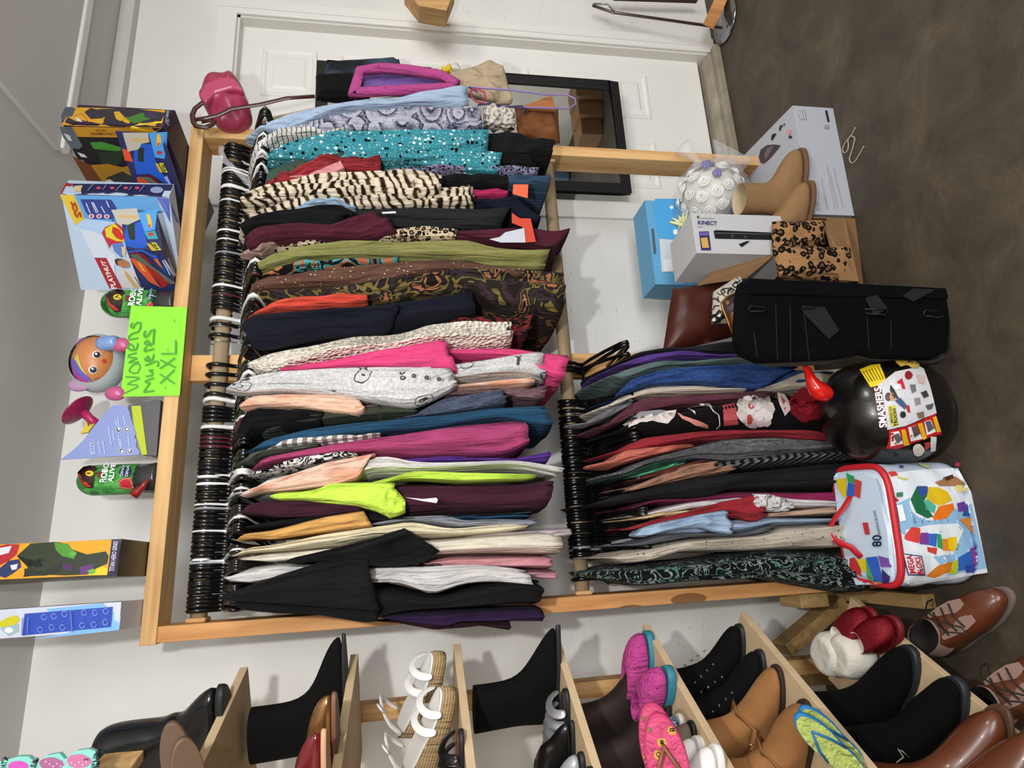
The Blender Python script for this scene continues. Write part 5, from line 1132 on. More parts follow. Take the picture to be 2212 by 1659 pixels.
# white sensor box
kq = px('O 370 755 905 775 870 1100 410 1080')
y1 = 1.50; kb = [W(u, v, y1) for u, v in kq]
kx = W(*px('O 395 1080')[0], y1); kr = W(*px('O 375 755')[0], y1); zk = W(*px('O 900 900')[0], y1).z-.03
NB_, RB_ = kx, kr; nrm = Vector(((RB_-NB_).y, -(RB_-NB_).x, 0)).normalized()
if nrm.y < 0: nrm = -nrm
kb = link('sensor_box', vbox(NB_, RB_, NB_+nrm*.16+Vector((-.02, 0, 0)), .22, kx.z), P('#bdbdbf', .5)); tag(kb, 'white carton with a black sensor bar pictured on it behind the cardboard box', 'box')
decal('printed_art', kb, kb, [('#141418', 'O 530 905 550 895 1000 915 1010 975 545 965'), ('#4a4a50', 'O 540 915 1000 925 1000 932 540 924'), ('#141418', 'O 735 1010 800 985 830 985 760 1035'), ('#2f2a6a', 'O 412 908 492 905 512 1060 430 1060'), ('#c9a248', 'O 425 960 480 955 495 1040 440 1040'), ('#6a5a9a', 'O 418 915 488 912 490 940 420 940'),
    (('#39394a'), blob(*px('O 683 945')[0], 3, 4)), ('#39394a', blob(*px('O 790 952')[0], 3, 3)), ('#3a6a3a', blob(*px('O 405 790')[0], 3, 3))]+strokes('#9a9aa0', ['O 420 800 540 800', 'O 400 870 440 870'], 1.5), off=.0012, step=40)
dtext(kb, kb, 'KINECT', 'O 400 852 556 860 556 828 400 820', '#2c1f60', off=.002, bold=.02)
# light blue carton behind it
q0, q1 = W(1482, 615, 1.80), W(1478, 436, 1.80); zt_ = W(1404, 520, 1.80).z; 
bbx = link('humidifier_box', vbox(q0, q1, q0+Vector((0, .12, 0)), .30, zt_), P('#5fa4cf', .5)); tag(bbx, 'light blue carton leaning upright by the wall behind the white carton', 'box')
lowb = link('support_carton', vbox(W(1600, 640, 1.77), W(1600, 400, 1.77), W(1600, 640, 1.77)+Vector((0, .24, 0)), .001, .22), P('#8a6a48', .8)); tag(lowb, 'brown cardboard carton on the floor by the wall, mostly hidden behind the rose ball', 'box')
decal('printed_art', bbx, bbx, [('#4aa3dc', 'O 55 640 260 640 250 970 90 965 40 700'), ('#c9d4dc', 'O 90 965 250 975 310 1230 110 1235'), ('#4d5a64', 'O 25 890 45 880 65 1080 45 1095'), ('#1c2624', 'O 190 1040 240 1030 235 1120 205 1130'), ('#c79a84', 'O 215 1120 260 1060 270 1170 215 1170'), ('#e8eef2', blob(*px('O 190 710')[0], 4, 4)), ('#e8eef2', blob(*px('O 220 910')[0], 5, 6)), ('#e4e8ea', 'O 120 1140 190 1130 200 1230 130 1235')], off=.0012, step=40)
# open cardboard box with leopard print cloth
CB = P('#7f5e3c', .8, var=.08, vs=20, bs=90, bstr=.2)
f0, f1 = Zp(1848, 474, 0), Zp(1862, 612, 0); fd = Vector((-.02, .24, 0))
cb = empty('cardboard_box', ((f0.x+f1.x)/2, f0.y+.1, 0), 'open brown cardboard box with a raised flap holding leopard print fabric', 'box')
def wall(a, b, z0, z1, th=.004, mat=CB, name='side_panel', up=None):
    n = Vector(((b-a).y, -(b-a).x, 0)).normalized()*th; bm = new(); hexa(bm, [a+Vector((0, 0, z0)), b+Vector((0, 0, z0)), b+n+Vector((0, 0, z0)), a+n+Vector((0, 0, z0))], [a+Vector((0, 0, z1)), b+Vector((0, 0, z1)), b+n+Vector((0, 0, z1)), a+n+Vector((0, 0, z1))]); return link(name, bm, mat, cb)
e1 = f1+Vector((-.06, .0, 0))
wall(f0, e1, .001, .10); wall(f0, f0+fd, .001, .19); wall(e1, e1+fd, .001, .19); wall(f0+fd, e1+fd, .001, .19)
bm = new(); pl = [W(*px('O 1005 825')[0], 1.50), W(*px('O 400 1345')[0], 1.62), W(*px('O 800 1285')[0], 1.56), W(*px('O 1005 1120')[0], 1.50)]
prism(bm, pl, (0.003, .004, 0)); link('flap', bm, CB, cb)
bm = new(); pl = [W(*px('O 1430 820')[0], 1.46), W(*px('O 1600 790')[0], 1.47), W(*px('O 1715 1310')[0], 1.40), W(*px('O 1560 1300')[0], 1.42)]; prism(bm, pl, (0, .004, 0)); link('flap', bm, CB, cb)
LEO = cloth('leopard', ['#a87a48', '#120b08', '#74492a'], 46.)
def pillow(name, label, cat, quad, y, depth, mat, amp=.008, seed=1, grp=None, nrm_=(0, 1, 0)):
    q = px(quad); bm = new(); R = []
    n = 14
    for i in range(n):
        t = i/(n-1); row = []
        for j in range(n):
            s = j/(n-1); u = (q[0][0]*(1-s)+q[1][0]*s)*(1-t)+(q[3][0]*(1-s)+q[2][0]*s)*t; v = (q[0][1]*(1-s)+q[1][1]*s)*(1-t)+(q[3][1]*(1-s)+q[2][1]*s)*t
            e = min(1, min(s, 1-s, t, 1-t)*5); p = W(u, v, y); p.y -= depth*.5*e**.5-amp*noise.noise(Vector((s*4+seed, t*4, seed))); row.append(p)
        R.append(row)
    F_ = [[bm.verts.new(p) for p in r] for r in R]; B_ = [[bm.verts.new((p.x, 2*y-p.y+.004, p.z)) for p in r] for r in R]
    for G, fl in ((F_, 0), (B_, 1)):
        for i in range(n-1):
            for j in range(n-1):
                a = (G[i][j], G[i][j+1], G[i+1][j+1], G[i+1][j]); f = bm.faces.new(a if not fl else a[::-1]); f.smooth = True
    per = [(0, j) for j in range(n)]+[(i, n-1) for i in range(1, n)]+[(n-1, j) for j in range(n-2, -1, -1)]+[(i, 0) for i in range(n-2, 0, -1)]
    for (a, b), (c, d) in zip(per, per[1:]+per[:1]):
        f = bm.faces.new((F_[a][b], F_[c][d], B_[c][d], B_[a][b])); f.smooth = True
    o = link(name, bm, mat); return tag(o, label, cat, grp) if label else o
pillow('folded_cloth', 'folded leopard print fabric standing in the cardboard box, upper piece', 'fabric', 'O 1012 825 1440 815 1445 1005 1020 1100', 1.47, .05, LEO, seed=2)
pillow('folded_cloth', 'larger folded leopard print fabric in the cardboard box, lower piece', 'fabric', 'O 1015 1035 1640 1030 1715 1330 1070 1270', 1.45, .06, LEO, seed=7)
pillow('leather_bag', 'red brown leather bag behind the tribal print bag', 'bag', 'O 200 1370 640 1300 700 1760 120 1900', 1.66, .08, P('#441a10', .45, var=.2, vs=15, bs=40, bstr=.4), seed=3)
tb = pillow('tribal_bag', 'small white bag with black tribal swirls', 'bag', 'd 180 330 640 40 800 900 150 900', 1.57, .06, P('#b9b3a8', .7), seed=4)
decal('printed_swirl', tb, tb, strokes('#161412', ['d 250 350 290 390 340 380 380 420', 'd 600 90 650 140 620 170 560 160', 'd 510 230 540 190 600 180 610 230 560 260 510 230', 'd 360 290 480 270 540 300 480 350', 'd 150 490 210 450 240 480 290 510', 'd 180 660 210 590 290 590', 'd 690 300 740 260 780 200 790 150', 'd 640 260 690 180 770 150', 'd 420 380 430 320 480 290', 'd 320 330 350 300 380 340 340 380 310 330', 'd 270 430 260 480 290 530'], 2.2)+[('#161412', 'd 115 820 180 750 230 740 285 660 340 700 380 790 300 820 280 870 200 915 150 880'), ('#d8d2c6', 'd 165 850 200 800 235 800 220 845 180 860'), ('#d8d2c6', 'd 258 775 290 738 318 740 300 780 270 785')], off=.0015, step=12)
pu = pillow('clutch_purse', 'orange brown purse with a brass frame and dark mirror flap behind the black brace', 'purse', 'd 330 520 660 320 800 1000 560 1080', 1.52, .04, P('#8a4a24', .35), seed=5)
decal('mirror_flap', pu, pu, [(P('#4a4048', .12, .6), 'd 345 520 640 350 690 440 690 560 480 780')], off=.004, step=30)
bm = new(); tube(bm, [W(u, v, 1.485) for u, v in px('d 650 330 420 430 320 530 350 660 430 850 520 1090')], .0035, 8); link('brass_frame', bm, P('#a8803c', .3, .9), pu, shade=True)
# string on the floor
bm = new(); sp = smooth(resample([(*p,) for p in px('c 1580 350 1540 440 1440 560 1395 660 1420 715 1470 690 1490 600 1470 520 1530 460 1580 490 1540 650 1490 800 1530 860 1580 820 1650 700 1700 610')], 60), 2)
tube(bm, [Zp(p.x, p.y, .0025) for p in sp], .002, 6); tag(link('string', bm, P('#9c9a84', .8)), 'loose white string lying on the concrete floor', 'string')
# ================================================================ by the door
# mirror
MY = YW-.045
m0, m1, m2, m3 = [W(u, v, MY) for u, v in ((684, 128), (1336, 176), (1357, 322), (700, 330))]
mx1, mx0, mz0, mz1 = m1.x, 1.36, m1.z, m0.z
mir = empty('wall_mirror', ((mx0+mx1)/2, MY, mz0), 'tall rectangular mirror with a black frame leaning flat against the door', 'mirror')
bm = new(); fw = .042
for a in ((mx0, mx1, mz0, mz0+fw), (mx0, mx1, mz1-fw, mz1), (mx0, mx0+fw, mz0+fw, mz1-fw), (mx1-fw, mx1, mz0+fw, mz1-fw)): box(bm, a[0], a[1], MY, MY+.022, a[2], a[3])
link('frame', bm, P('#0b0b0c', .5), mir, bevel=.003)
bm = new(); box(bm, mx0+fw-.002, mx1-fw+.002, MY+.008, MY+.016, mz0+fw-.002, mz1-fw+.002); link('glass', bm, P('#c9cdd0', .02, 1), mir)
# pole with round base, block of lumber
dp = Zp(1570, 52, 0)
st = empty('pole_stand', (dp.x, dp.y, 0), 'thin metal pole on a round chrome base beside the door casing', 'stand')
bm = new(); lathe(bm, [(.0, .001), (.088, .001), (.092, .006), (.088, .012), (.045, .016), (.04, .02), (.0, .021)], 36, (dp.x+.015, dp.y, 0)); link('round_base', bm, P('#8a8c90', .15, .9), st, shade=True)
bm = new(); tube(bm, [W(1560, 60, 1.93), W(1325, 27, 1.99), W(1280, 12, 2.0)], .006, 10); link('pole', bm, P('#6a5f58', .3, .8), st, shade=True)
bm = new(); tube(bm, [W(1280, 12, 2.), W(1283, 8, 1.99), W(1312, 9, 1.98), W(1327, 26, 1.98), W(1322, 29, 1.98)], .004, 8); link('hook', bm, P('#9a9a9c', .2, .9), st, shade=True)
bm = new(); beamb(bm, W(1560, -8, 1.90), W(1535, 48, 1.90), .05, .05); tag(link('lumber_stick', bm, PINEO, bevel=.002), 'short orange brown lumber stick above the chrome base', 'lumber')
bm = new(); beamb(bm, W(1325, -6, 2.0), W(1505, 0, 2.0), .02, .02); tag(link('lumber_rail', bm, P('#3a2416', .7), bevel=.002), 'dark wooden rail along the top edge right of the door', 'lumber')
bm = new(); vv = [W(u, v, 1.86) for u, v in ((872, -30), (905, 12), (965, 22), (985, -30))]; prism(bm, vv, (.02, .1, 0)); wbx = tag(link('wooden_crate', bm, PINE, bevel=.003), 'corner of a pale wooden crate sticking out by the door', 'crate')
# ================================================================ bags and clothes hung past the right post
def puff(name, label, cat, outline, y, depth, mat, n=48, wob=.006, seed=1, tilt=0.):
    o = resample(px(outline)+[px(outline)[0]], n+1)[:-1]; o = [W(p.x, p.y, y) for p in smooth(o, 1)]; c = sum(o, Vector())/n; bm = new(); R_ = []
    for s in (-1, 1):
        for k in range(9):
            f = k/8; a = f*PI/2; sc = (math.cos(a)**.6 if s > 0 else math.sin(a)**.6) if 0 < f < 1 else ((1 if s > 0 else .02) if f == 0 else (.02 if s > 0 else 1))
            dy = (-math.sin(a) if s > 0 else -(-math.cos(a)))*depth/2
            if s > 0 and k == 0: continue
            R_.append([c+(p-c)*sc+Vector((0, dy+wob*noise.noise((p-c)*sc*22+Vector((seed, 0, seed))), 0)) for p in o])
    loft(bm, R_); ob = link(name, bm, mat, sub=1); return tag(ob, label, cat) if label else ob
LEA = P('#9c3350', .35, var=.1, vs=12, bs=30, bstr=.35)
hb = puff('handbag', 'pink leather handbag with a brown strap hung on the top corner of the rack', 'handbag', '_ 430 208 445 180 475 165 503 166 525 190 542 235 547 262 520 280 480 280 455 258 440 230', 1.68, .12, LEA, wob=.022, seed=9)
bm = new(); prism(bm, [W(u, v, 1.612) for u, v in px('_ 428 205 440 180 475 164 505 166 526 195 500 190 465 200 443 222')], (0, .03, 0)); link('flap', bm, P('#b34565', .3, var=.1), hb, bevel=.008)
bm = new(); tube(bm, [W(u, v, y) for (u, v), y in zip(px('I 2060 70 1960 130 1870 200 1835 280 1850 370 1880 420 1990 440 2090 400 2110 370 2060 345 1950 365'), [1.66]*11)], .008, 8, flat=.5, ref=(0, 1, 0)); link('handle', bm, P('#3f1b16', .3, coat=.4), hb, shade=True)
bm = new(); tube(bm, [W(u, v, y) for (u, v), y in zip(px('I 1880 340 2000 320 2150 290 _ 500 235 560 226 620 212 680 208'), [1.62]*7)], .007, 8, flat=.4, ref=(0, 1, 0)); link('strap', bm, P('#3f1b16', .35, coat=.3), hb, shade=True)
pillow('folded_jeans', 'black trousers folded over a hanger behind the pink bag', 'trousers', '_ 682 165 790 160 800 214 684 216', 1.80, .06, C('plain', '#131316'), seed=11)
pillow('folded_jeans', 'charcoal trousers with a steel blue waistband beside the mirror frame', 'trousers', '_ 700 140 862 128 872 168 702 180', 1.86, .06, C('tie', ['#2a2d33', '#46566e'], 12.), seed=12)
pb = empty('childs_bag', W(860, 190, 1.74), 'open pink fabric bag with a lilac lining above the light blue top', 'bag')
bm = new(); tube(bm, [W(u, v, 1.70) for u, v in px('H 960 270 1000 135 1110 118 1260 128 1440 158 1525 205 1500 225 1200 240 1000 250')], .017, 10, closed=True, ref=(0, 1, 0)); link('rim', bm, cloth('specks', ['#c14591', '#8f2f78'], 40.), pb, shade=True)
o = pillow('lining', '', '', 'H 975 140 1510 190 1500 226 1000 262', 1.745, .03, C('plain', '#7f5fb0'), amp=.015, seed=13); o.parent = pb; o.matrix_parent_inverse = rootmat(pb).inverted()
tt = puff('tote_bag', 'beige canvas tote bag hanging past the right post', 'bag', 'H 1480 160 1590 120 1700 92 1770 115 1800 200 1836 312 1700 310 1560 250 1500 210', 1.78, .07, C('plain', '#c3ad8b'), seed=14, wob=.02)
bm = new(); tube(bm, [W(560, 262, 1.80), W(700, 232, 1.80), W(900, 205, 1.80), W(990, 195, 1.80)], .006, 6); link('strap', bm, C('plain', '#c3ad8b'), tt)
pk = pillow('packet', 'white packet with a yellow band beside the beige tote', 'packet', 'H 1370 132 1530 96 1560 140 1420 160', 1.82, .04, P('#d8d4cc', .5), seed=16)
o = pillow('yellow_band', '', '', 'H 1440 118 1492 100 1504 140 1450 152', 1.795, .02, P('#d9b524', .5), seed=17); o.parent = pk; o.matrix_parent_inverse = rootmat(pk).inverted()
pillow('lace_scarf', 'crumpled cream lace scarf below the mandala tunic', 'scarf', 'H 1670 335 1850 365 1840 442 1672 436', 1.60, .06, C('lace', ['#e0d8cc', '#b8aea4'], 70.), seed=18, amp=.03)
sb = pillow('shoulder_bag', 'brown suede shoulder bag with an open flap beside the black jacket', 'bag', 'H 1840 330 2075 330 2085 525 1860 500', 1.70, .07, P('#74431c', .85, var=.1, vs=20), seed=19, amp=.02)
bm = new(); prism(bm, [W(u, v, 1.64) for u, v in px('H 1850 335 2040 266 2068 345')], (0, .01, 0)); link('flap', bm, P('#a0663a', .8), sb)
bm = new(); tube(bm, [W(u, v, 1.62) for u, v in px('H 1640 250 1590 222 1800 236 2010 262 2120 262 2168 285 2172 315 2130 338 1900 332 1700 322')], .0028, 8, ref=(0, 1, 0)); tag(link('clothes_hanger', bm, P('#8d7ab8', .35), shade=True), 'lilac plastic child hanger looping out past the brown bag', 'hanger')
bm = new(); tube(bm, [W(u, v, 1.60) for u, v in px('H 1600 240 1640 232 1675 250 1680 285 1665 310 1630 300 1605 275')], .0028, 8, closed=True, ref=(0, 1, 0)); tag(link('cord_ring', bm, P('#b02a48', .5), shade=True), 'small red cord ring beside the lilac hanger', 'cord')
bm = new(); tube(bm, [W(u, v, 1.60) for u, v in px('H 1640 318 1700 312 1780 330 1880 325 1900 350 1870 372 1880 340')], .003, 8, ref=(0, 1, 0)); tag(link('ribbon', bm, P('#2a2350', .6), shade=True), 'dark violet ribbon knotted around the lilac hanger', 'ribbon')
# clear plastic hanger swung out at the rod end
bm = new(); tube(bm, [W(u, v, 1.66) for u, v in px('A 300 135 290 180 330 260 400 320 460 380 520 440 560 470')], .009, 8, flat=.35, ref=(0, 1, 0)); tag(link('clothes_hanger', bm, FILM, shade=True), 'clear plastic hanger tilted out at the right end of the upper rod', 'hanger')
# tags and paper labels clipped on clothes
def ctag(name, label, quad, y, color, cat='tag'):
    bm = new(); prism(bm, [W(u, v, y) for u, v in px(quad)], (0, .001, 0)); return tag(link(name, bm, P(color, .6)), label, cat)
ctag('price_tag', 'orange tag between the navy shirt and the steel blue cardigan', 'B 985 505 1088 505 1084 600 980 570', 1.515, '#e8603a')
ctag('price_tag', 'long orange red tag hanging beside the burgundy sweater body', 'B 975 700 1030 738 1105 740 1140 900 1070 905 1050 800 975 770', 1.505, '#c23c24')
ctag('paper_label', 'torn pale paper label under the orange red tag', 'B 820 882 890 868 930 835 1060 805 1070 905 900 905', 1.50, '#b9bcc6', 'label')
ctag('price_tag', 'white tag on a thread beside the plum corduroy shirt', 'F 350 158 520 175 655 162 672 180 660 215 520 195', 1.44, '#d0c8d0')
ctag('price_tag', 'thin white tag lying on the charcoal jacket', 'A 1600 672 1710 664 1720 680 1610 684', 1.50, '#d8d8d8')
for k in range(3):
    p = W(*px('D %f %f' % ((410, 490), (530, 506), (646, 520))[k])[0], 1.462); 
    bm = new(); Mx = Matrix.Translation(p) @ Matrix.Rotation(PI/2, 4, 'X'); R_ = [[Mx @ Vector((r*math.cos(t), r*math.sin(t), z)) for t in [2*PI*j/16 for j in range(16)]] for r, z in ((.0052, 0), (.0055, .002), (.003, .003))]; loft(bm, R_)
    fs = bpy.data.objects.get('floral_shirt'); link('button', bm, P('#3a2630', .3), fs)
# ================================================================ toys on top of the rack
ZT = 2.0465
def onbeam(u, v): return Zp(u, v, ZT)
N1, R1, K1 = onbeam(352, 275), onbeam(378, 238), onbeam(463, 457); L1 = N1+K1-R1
z1 = W(131, 273, N1.y).z
tb1 = empty('figure_box', (N1.x, N1.y+.1, ZT), 'yellow and black windowed action figure box at the right end of the top rail', 'toy box')
fm = link('carton', vbox(N1, R1, L1, ZT, z1), P('#2a1a3a', .45), tb1)
decal('printed_art', fm, fm, [('#d9a020', 'I 190 410 340 190 1500 225 1450 440'), ('#2a2430', 'I 480 250 560 200 640 220 700 210 1100 205 1500 260 1440 370 1380 360 1280 400 1150 380 1000 430 760 400 700 330 560 340'), ('#3f7a2c', 'I 1000 330 1200 260 1400 240 1300 340 1100 400'), ('#7a3048', 'I 350 300 450 270 530 360 500 410 400 400'), ('#d8d4d0', 'I 360 320 420 330 460 380 400 370'), ('#3a2a4a', 'I 1220 260 1380 240 1400 340 1250 320'), ('#d8a828', 'I 850 250 920 245 990 320 940 370 880 340'), ('#4a525c', 'I 190 300 240 190 320 190 370 210 330 300 260 390 200 380'),
    ('#1a1638', 'I 1500 225 1590 230 1540 470 1450 440'), ('#c08a1c', 'I 200 420 1330 440 1440 560 970 560 360 550'), ('#e0c414', 'I 1060 420 1460 370 1450 440 1380 490 1060 450'), ('#100c12', 'I 370 560 980 575 1100 760 1110 1010 1040 900 560 870 400 830 330 700'), ('#3f8a2c', 'I 550 620 700 610 940 680 940 730 780 720 600 700'), ('#1c3018', 'I 640 740 980 720 1000 800 860 920 700 900'), ('#d8d4cc', 'I 390 740 480 770 520 810 440 800'), ('#a87a14', 'I 560 900 780 890 960 930 1080 900 1110 1100 900 1140 720 1140'), ('#6e3a12', 'I 330 790 560 900 720 1150 540 1150'), ('#2c2824', 'I 760 1060 960 980 1100 1060 1140 1140 760 1140'), ('#d8d2c4', 'I 740 1100 800 1080 850 1110 800 1130'), ('#5a646e', 'I 170 420 320 420 460 660 420 700 320 690 220 560'), ('#c8cccf', 'I 220 500 300 530 330 600 280 590')], off=.0012, step=30)
dtext(fm, fm, 'VENOMIZED', 'I 862 492 552 492 552 520 862 520', '#4a3410', off=.003); dtext(fm, fm, 'HULK', 'I 752 452 622 450 622 474 752 476', '#4a3410', off=.003)
dtext(fm, fm, 'HERO SERIES', 'I 1525 425 1550 245 1520 240 1495 420', '#c4c0d8', off=.003)
# playhouse tent box
N2, R2 = onbeam(365, 425), onbeam(376, 398); L2 = N2+Vector((-.215, .157, 0)); z2 = W(131, 421, N2.y).z
pt = empty('tent_box', (N2.x-.1, N2.y+.1, ZT), 'tall light blue play tent carton with a red lettered stripe on the top rail', 'toy box')
pc = link('carton', vbox(N2, R2, L2, ZT, z2), P('#b4c6dc', .5), pt)
decal('printed_art', pc, pc, [('#1b1d4a', 'I 330 1150 1600 1160 1530 1320 350 1285'), ('#9a1c2a', 'I 250 1140 335 1150 260 1290 180 1270'), ('#d4b888', 'I 350 1180 460 1170 430 1250 350 1250'), ('#8e9ab8', blob(*px('I 1390 1230')[0], 14, 7)), ('#d8b83a', 'I 175 1290 350 1285 490 1600 370 1660 350 1630'),
    ('#5a9ad4', 'I 360 1290 1380 1310 1460 1500 900 1470 780 1480 840 1640 500 1640 480 1560'), ('#253a86', 'I 430 1340 820 1345 890 1450 850 1590 560 1590 500 1500'), ('#4a5cb4', 'I 1390 1320 1540 1330 1660 1640 1560 1630'),
    ('#a8c4e4', 'J 400 130 500 70 900 120 730 290 800 420 600 420 480 300'), ('#c9d2de', 'J 430 200 620 240 720 300 780 450 880 540 860 700 900 900 760 560 600 560'), ('#a01c28', 'J 610 562 760 568 960 950 800 948'), ('#b82838', 'J 700 250 740 180 880 120 990 200 980 360 820 400 800 440'), ('#d8c828', 'J 740 200 860 130 960 230 980 360 880 350 760 300'), ('#c42a18', 'J 840 170 920 200 980 300 960 345 880 310 830 240'), ('#5a78c0', 'J 830 390 960 370 1010 500 950 560 860 480'),
    ('#3a2620', 'J 860 590 900 570 980 580 900 660 880 640'), ('#a86e4a', 'J 900 600 980 580 1050 620 1060 680 980 690 910 660'), ('#c8c0c0', 'J 920 700 1100 720 1200 780 1330 940 1100 940 960 940'), ('#b89a64', 'J 980 710 1040 760 1100 850 1170 930 1110 940 1010 800'), ('#d8b890', 'J 950 420 1000 430 1000 560 960 520')]
    +[('#c8485c', blob(*px('I %d %d' % (x, 1212))[0], 5, 3)) for x in (665, 835, 1005, 1148)]+[('#d8d4e0', blob(*px('I %d %d' % q)[0], 6, 5)) for q in ((575, 1552), (672, 1552), (768, 1555))]+[('#c24a58', blob(*px('I %d %d' % q)[0], 3.5, 3.5)) for q in ((575, 1552), (672, 1552), (768, 1555))]
    +strokes('#c9d4ea', ['I 510 1390 560 1510', 'I 580 1380 640 1510', 'I 600 1380 660 1500', 'I 700 1430 745 1510', 'I 765 1360 800 1440'], 2)+strokes('#8890b8', ['I 760 1180 720 1240', 'I 950 1180 880 1250', 'I 1080 1200 1050 1240', 'I 1240 1185 1180 1260', 'I 600 1170 530 1250', 'I 1430 1350 1560 1620', 'I 1460 1345 1600 1610'], 1.6)+strokes('#555060', ['J 1120 800 1190 920', 'J 1150 790 1230 920', 'J 1180 800 1290 930'], 1.8), off=.0012, step=40)
dtext(pc, pc, 'PLAYHUT', 'J 905 945 750 600 690 590 830 950', '#e8dcd8', off=.003, bold=.03)
decal('logo', pc, pc, strokes('#b02a1c', ['I 330 1370 350 1430 375 1380 400 1450', 'I 345 1440 380 1500 405 1460', 'I 370 1510 400 1560 440 1500 455 1560'], 3), off=.008)
# two car launcher packs
def carpack(label, Np, Rp, Lp, ztop, art, C0):
    N, R, L = onbeam(*Np), onbeam(*Rp), onbeam(*Lp); z = W(ztop[0], ztop[1], N.y).z
    e = empty('car_pack', (N.x, N.y+.05, ZT), label, 'toy box', 'racing car packs on the top rail'); c = link('carton', vbox(N, R, L, ZT, z), P('#232a5c', .45), e)
    decal('printed_art', e, c, art, off=.0012, step=40)
    return e, c
A_ = 'I' 
art = [('#1f56c4', 'I 1110 700 1220 640 1330 650 1370 830 1400 920 1560 1170 1300 1020 1140 1030 1100 860'), ('#1c2c26', 'I 1150 700 1230 690 1225 868 1155 862'), ('#d8502a', 'I 955 700 1040 720 1095 870 990 850'), ('#4a9ae0', 'I 1285 500 1525 492 1490 830 1370 812'), ('#e8b42a', 'I 1395 520 1430 520 1440 560 1445 620 1410 670 1380 660 1390 600'), ('#c84a20', 'I 1385 640 1430 620 1410 675'), ('#b8b4a8', 'I 960 500 1280 500 1300 620 1200 640 1160 710 1030 740'), ('#c8a878', 'I 1050 560 1290 580 1290 620 1070 610'),
       ('#e0dc20', 'I 1420 885 1470 880 1530 1000 1480 995'), ('#c8a820', 'I 1370 880 1410 890 1470 1000 1430 1000'), ('#d04a24', 'I 1140 1060 1180 1050 1300 1130 1300 1165 1150 1160'), ('#5c625c', 'I 1160 1060 1300 1050 1440 1160 1300 1165'), ('#5c1018', 'I 1180 1040 1280 1025 1400 1080 1450 1160 1300 1060'), ('#9aa4dc', 'I 1480 1060 1520 1040 1580 1160 1560 1165'), ('#b4382c', blob(*px('I 1425 750')[0], 6, 4))]
e1_, c1_ = carpack('blue and orange racing car pack with a flame logo leaning beside the figure box', (362, 318), (350, 288), (395, 425), (262, 318), art, 0)
dtext(e1_, c1_, 'AIR', 'I 1480 990 1440 890 1475 885 1525 985', '#2a2410', off=.003, bold=.02)
art = [('#1f56c4', 'J 985 250 1010 160 1110 130 1200 100 1240 240 1270 380 1400 560 1530 790 1350 560 1200 480 1040 500 990 380'), ('#1c2c26', 'J 1030 150 1115 130 1120 340 1050 330 1020 200'), ('#4a9ae0', 'J 1150 0 1400 -50 1370 210 1240 235'), ('#e8b42a', 'J 1260 20 1300 10 1330 110 1330 170 1290 190 1280 100'), ('#c84a20', 'J 1280 150 1320 140 1300 195'), ('#3a9aac', 'J 1235 240 1370 220 1410 325 1280 330'), ('#b4382c', blob(*px('J 1320 265')[0], 6, 4)),
       ('#b8b4a8', 'J 820 -40 1140 -60 1180 80 1030 150 900 130'), ('#c8a878', 'J 900 20 1170 30 1150 70 920 60'), ('#e0dc20', 'J 1320 370 1380 370 1450 465 1390 465'), ('#c8a820', 'J 1265 380 1310 385 1390 470 1330 470'), ('#7a141c', 'J 1040 500 1130 480 1240 520 1340 640 1220 600 1100 520'), ('#5c625c', 'J 1045 520 1150 510 1360 680 1640 880 1560 890 1280 680 1110 570'), ('#d8542c', 'J 1040 550 1110 570 1240 650 1400 880 1460 940 1300 860 1150 700'), ('#9a1c1c', 'J 1240 640 1400 740 1540 880 1480 940 1300 740'), ('#d8a040', 'J 1140 600 1180 620 1260 740 1210 720'), ('#d8642c', 'J 1350 570 1400 570 1470 690 1430 660')]+strokes('#b8c0e8', ['J 1465 590 1560 770', 'J 1490 580 1590 790', 'J 1515 570 1610 790'], 2.4)
e2_, c2_ = carpack('blue and orange racing car pack with a flame logo leaning on the play tent carton', (352, 540), (340, 462), (386, 640), (270, 560), art, 0)
dtext(e2_, c2_, 'AIR', 'J 1385 462 1330 372 1372 372 1442 462', '#2a2410', off=.003, bold=.02)
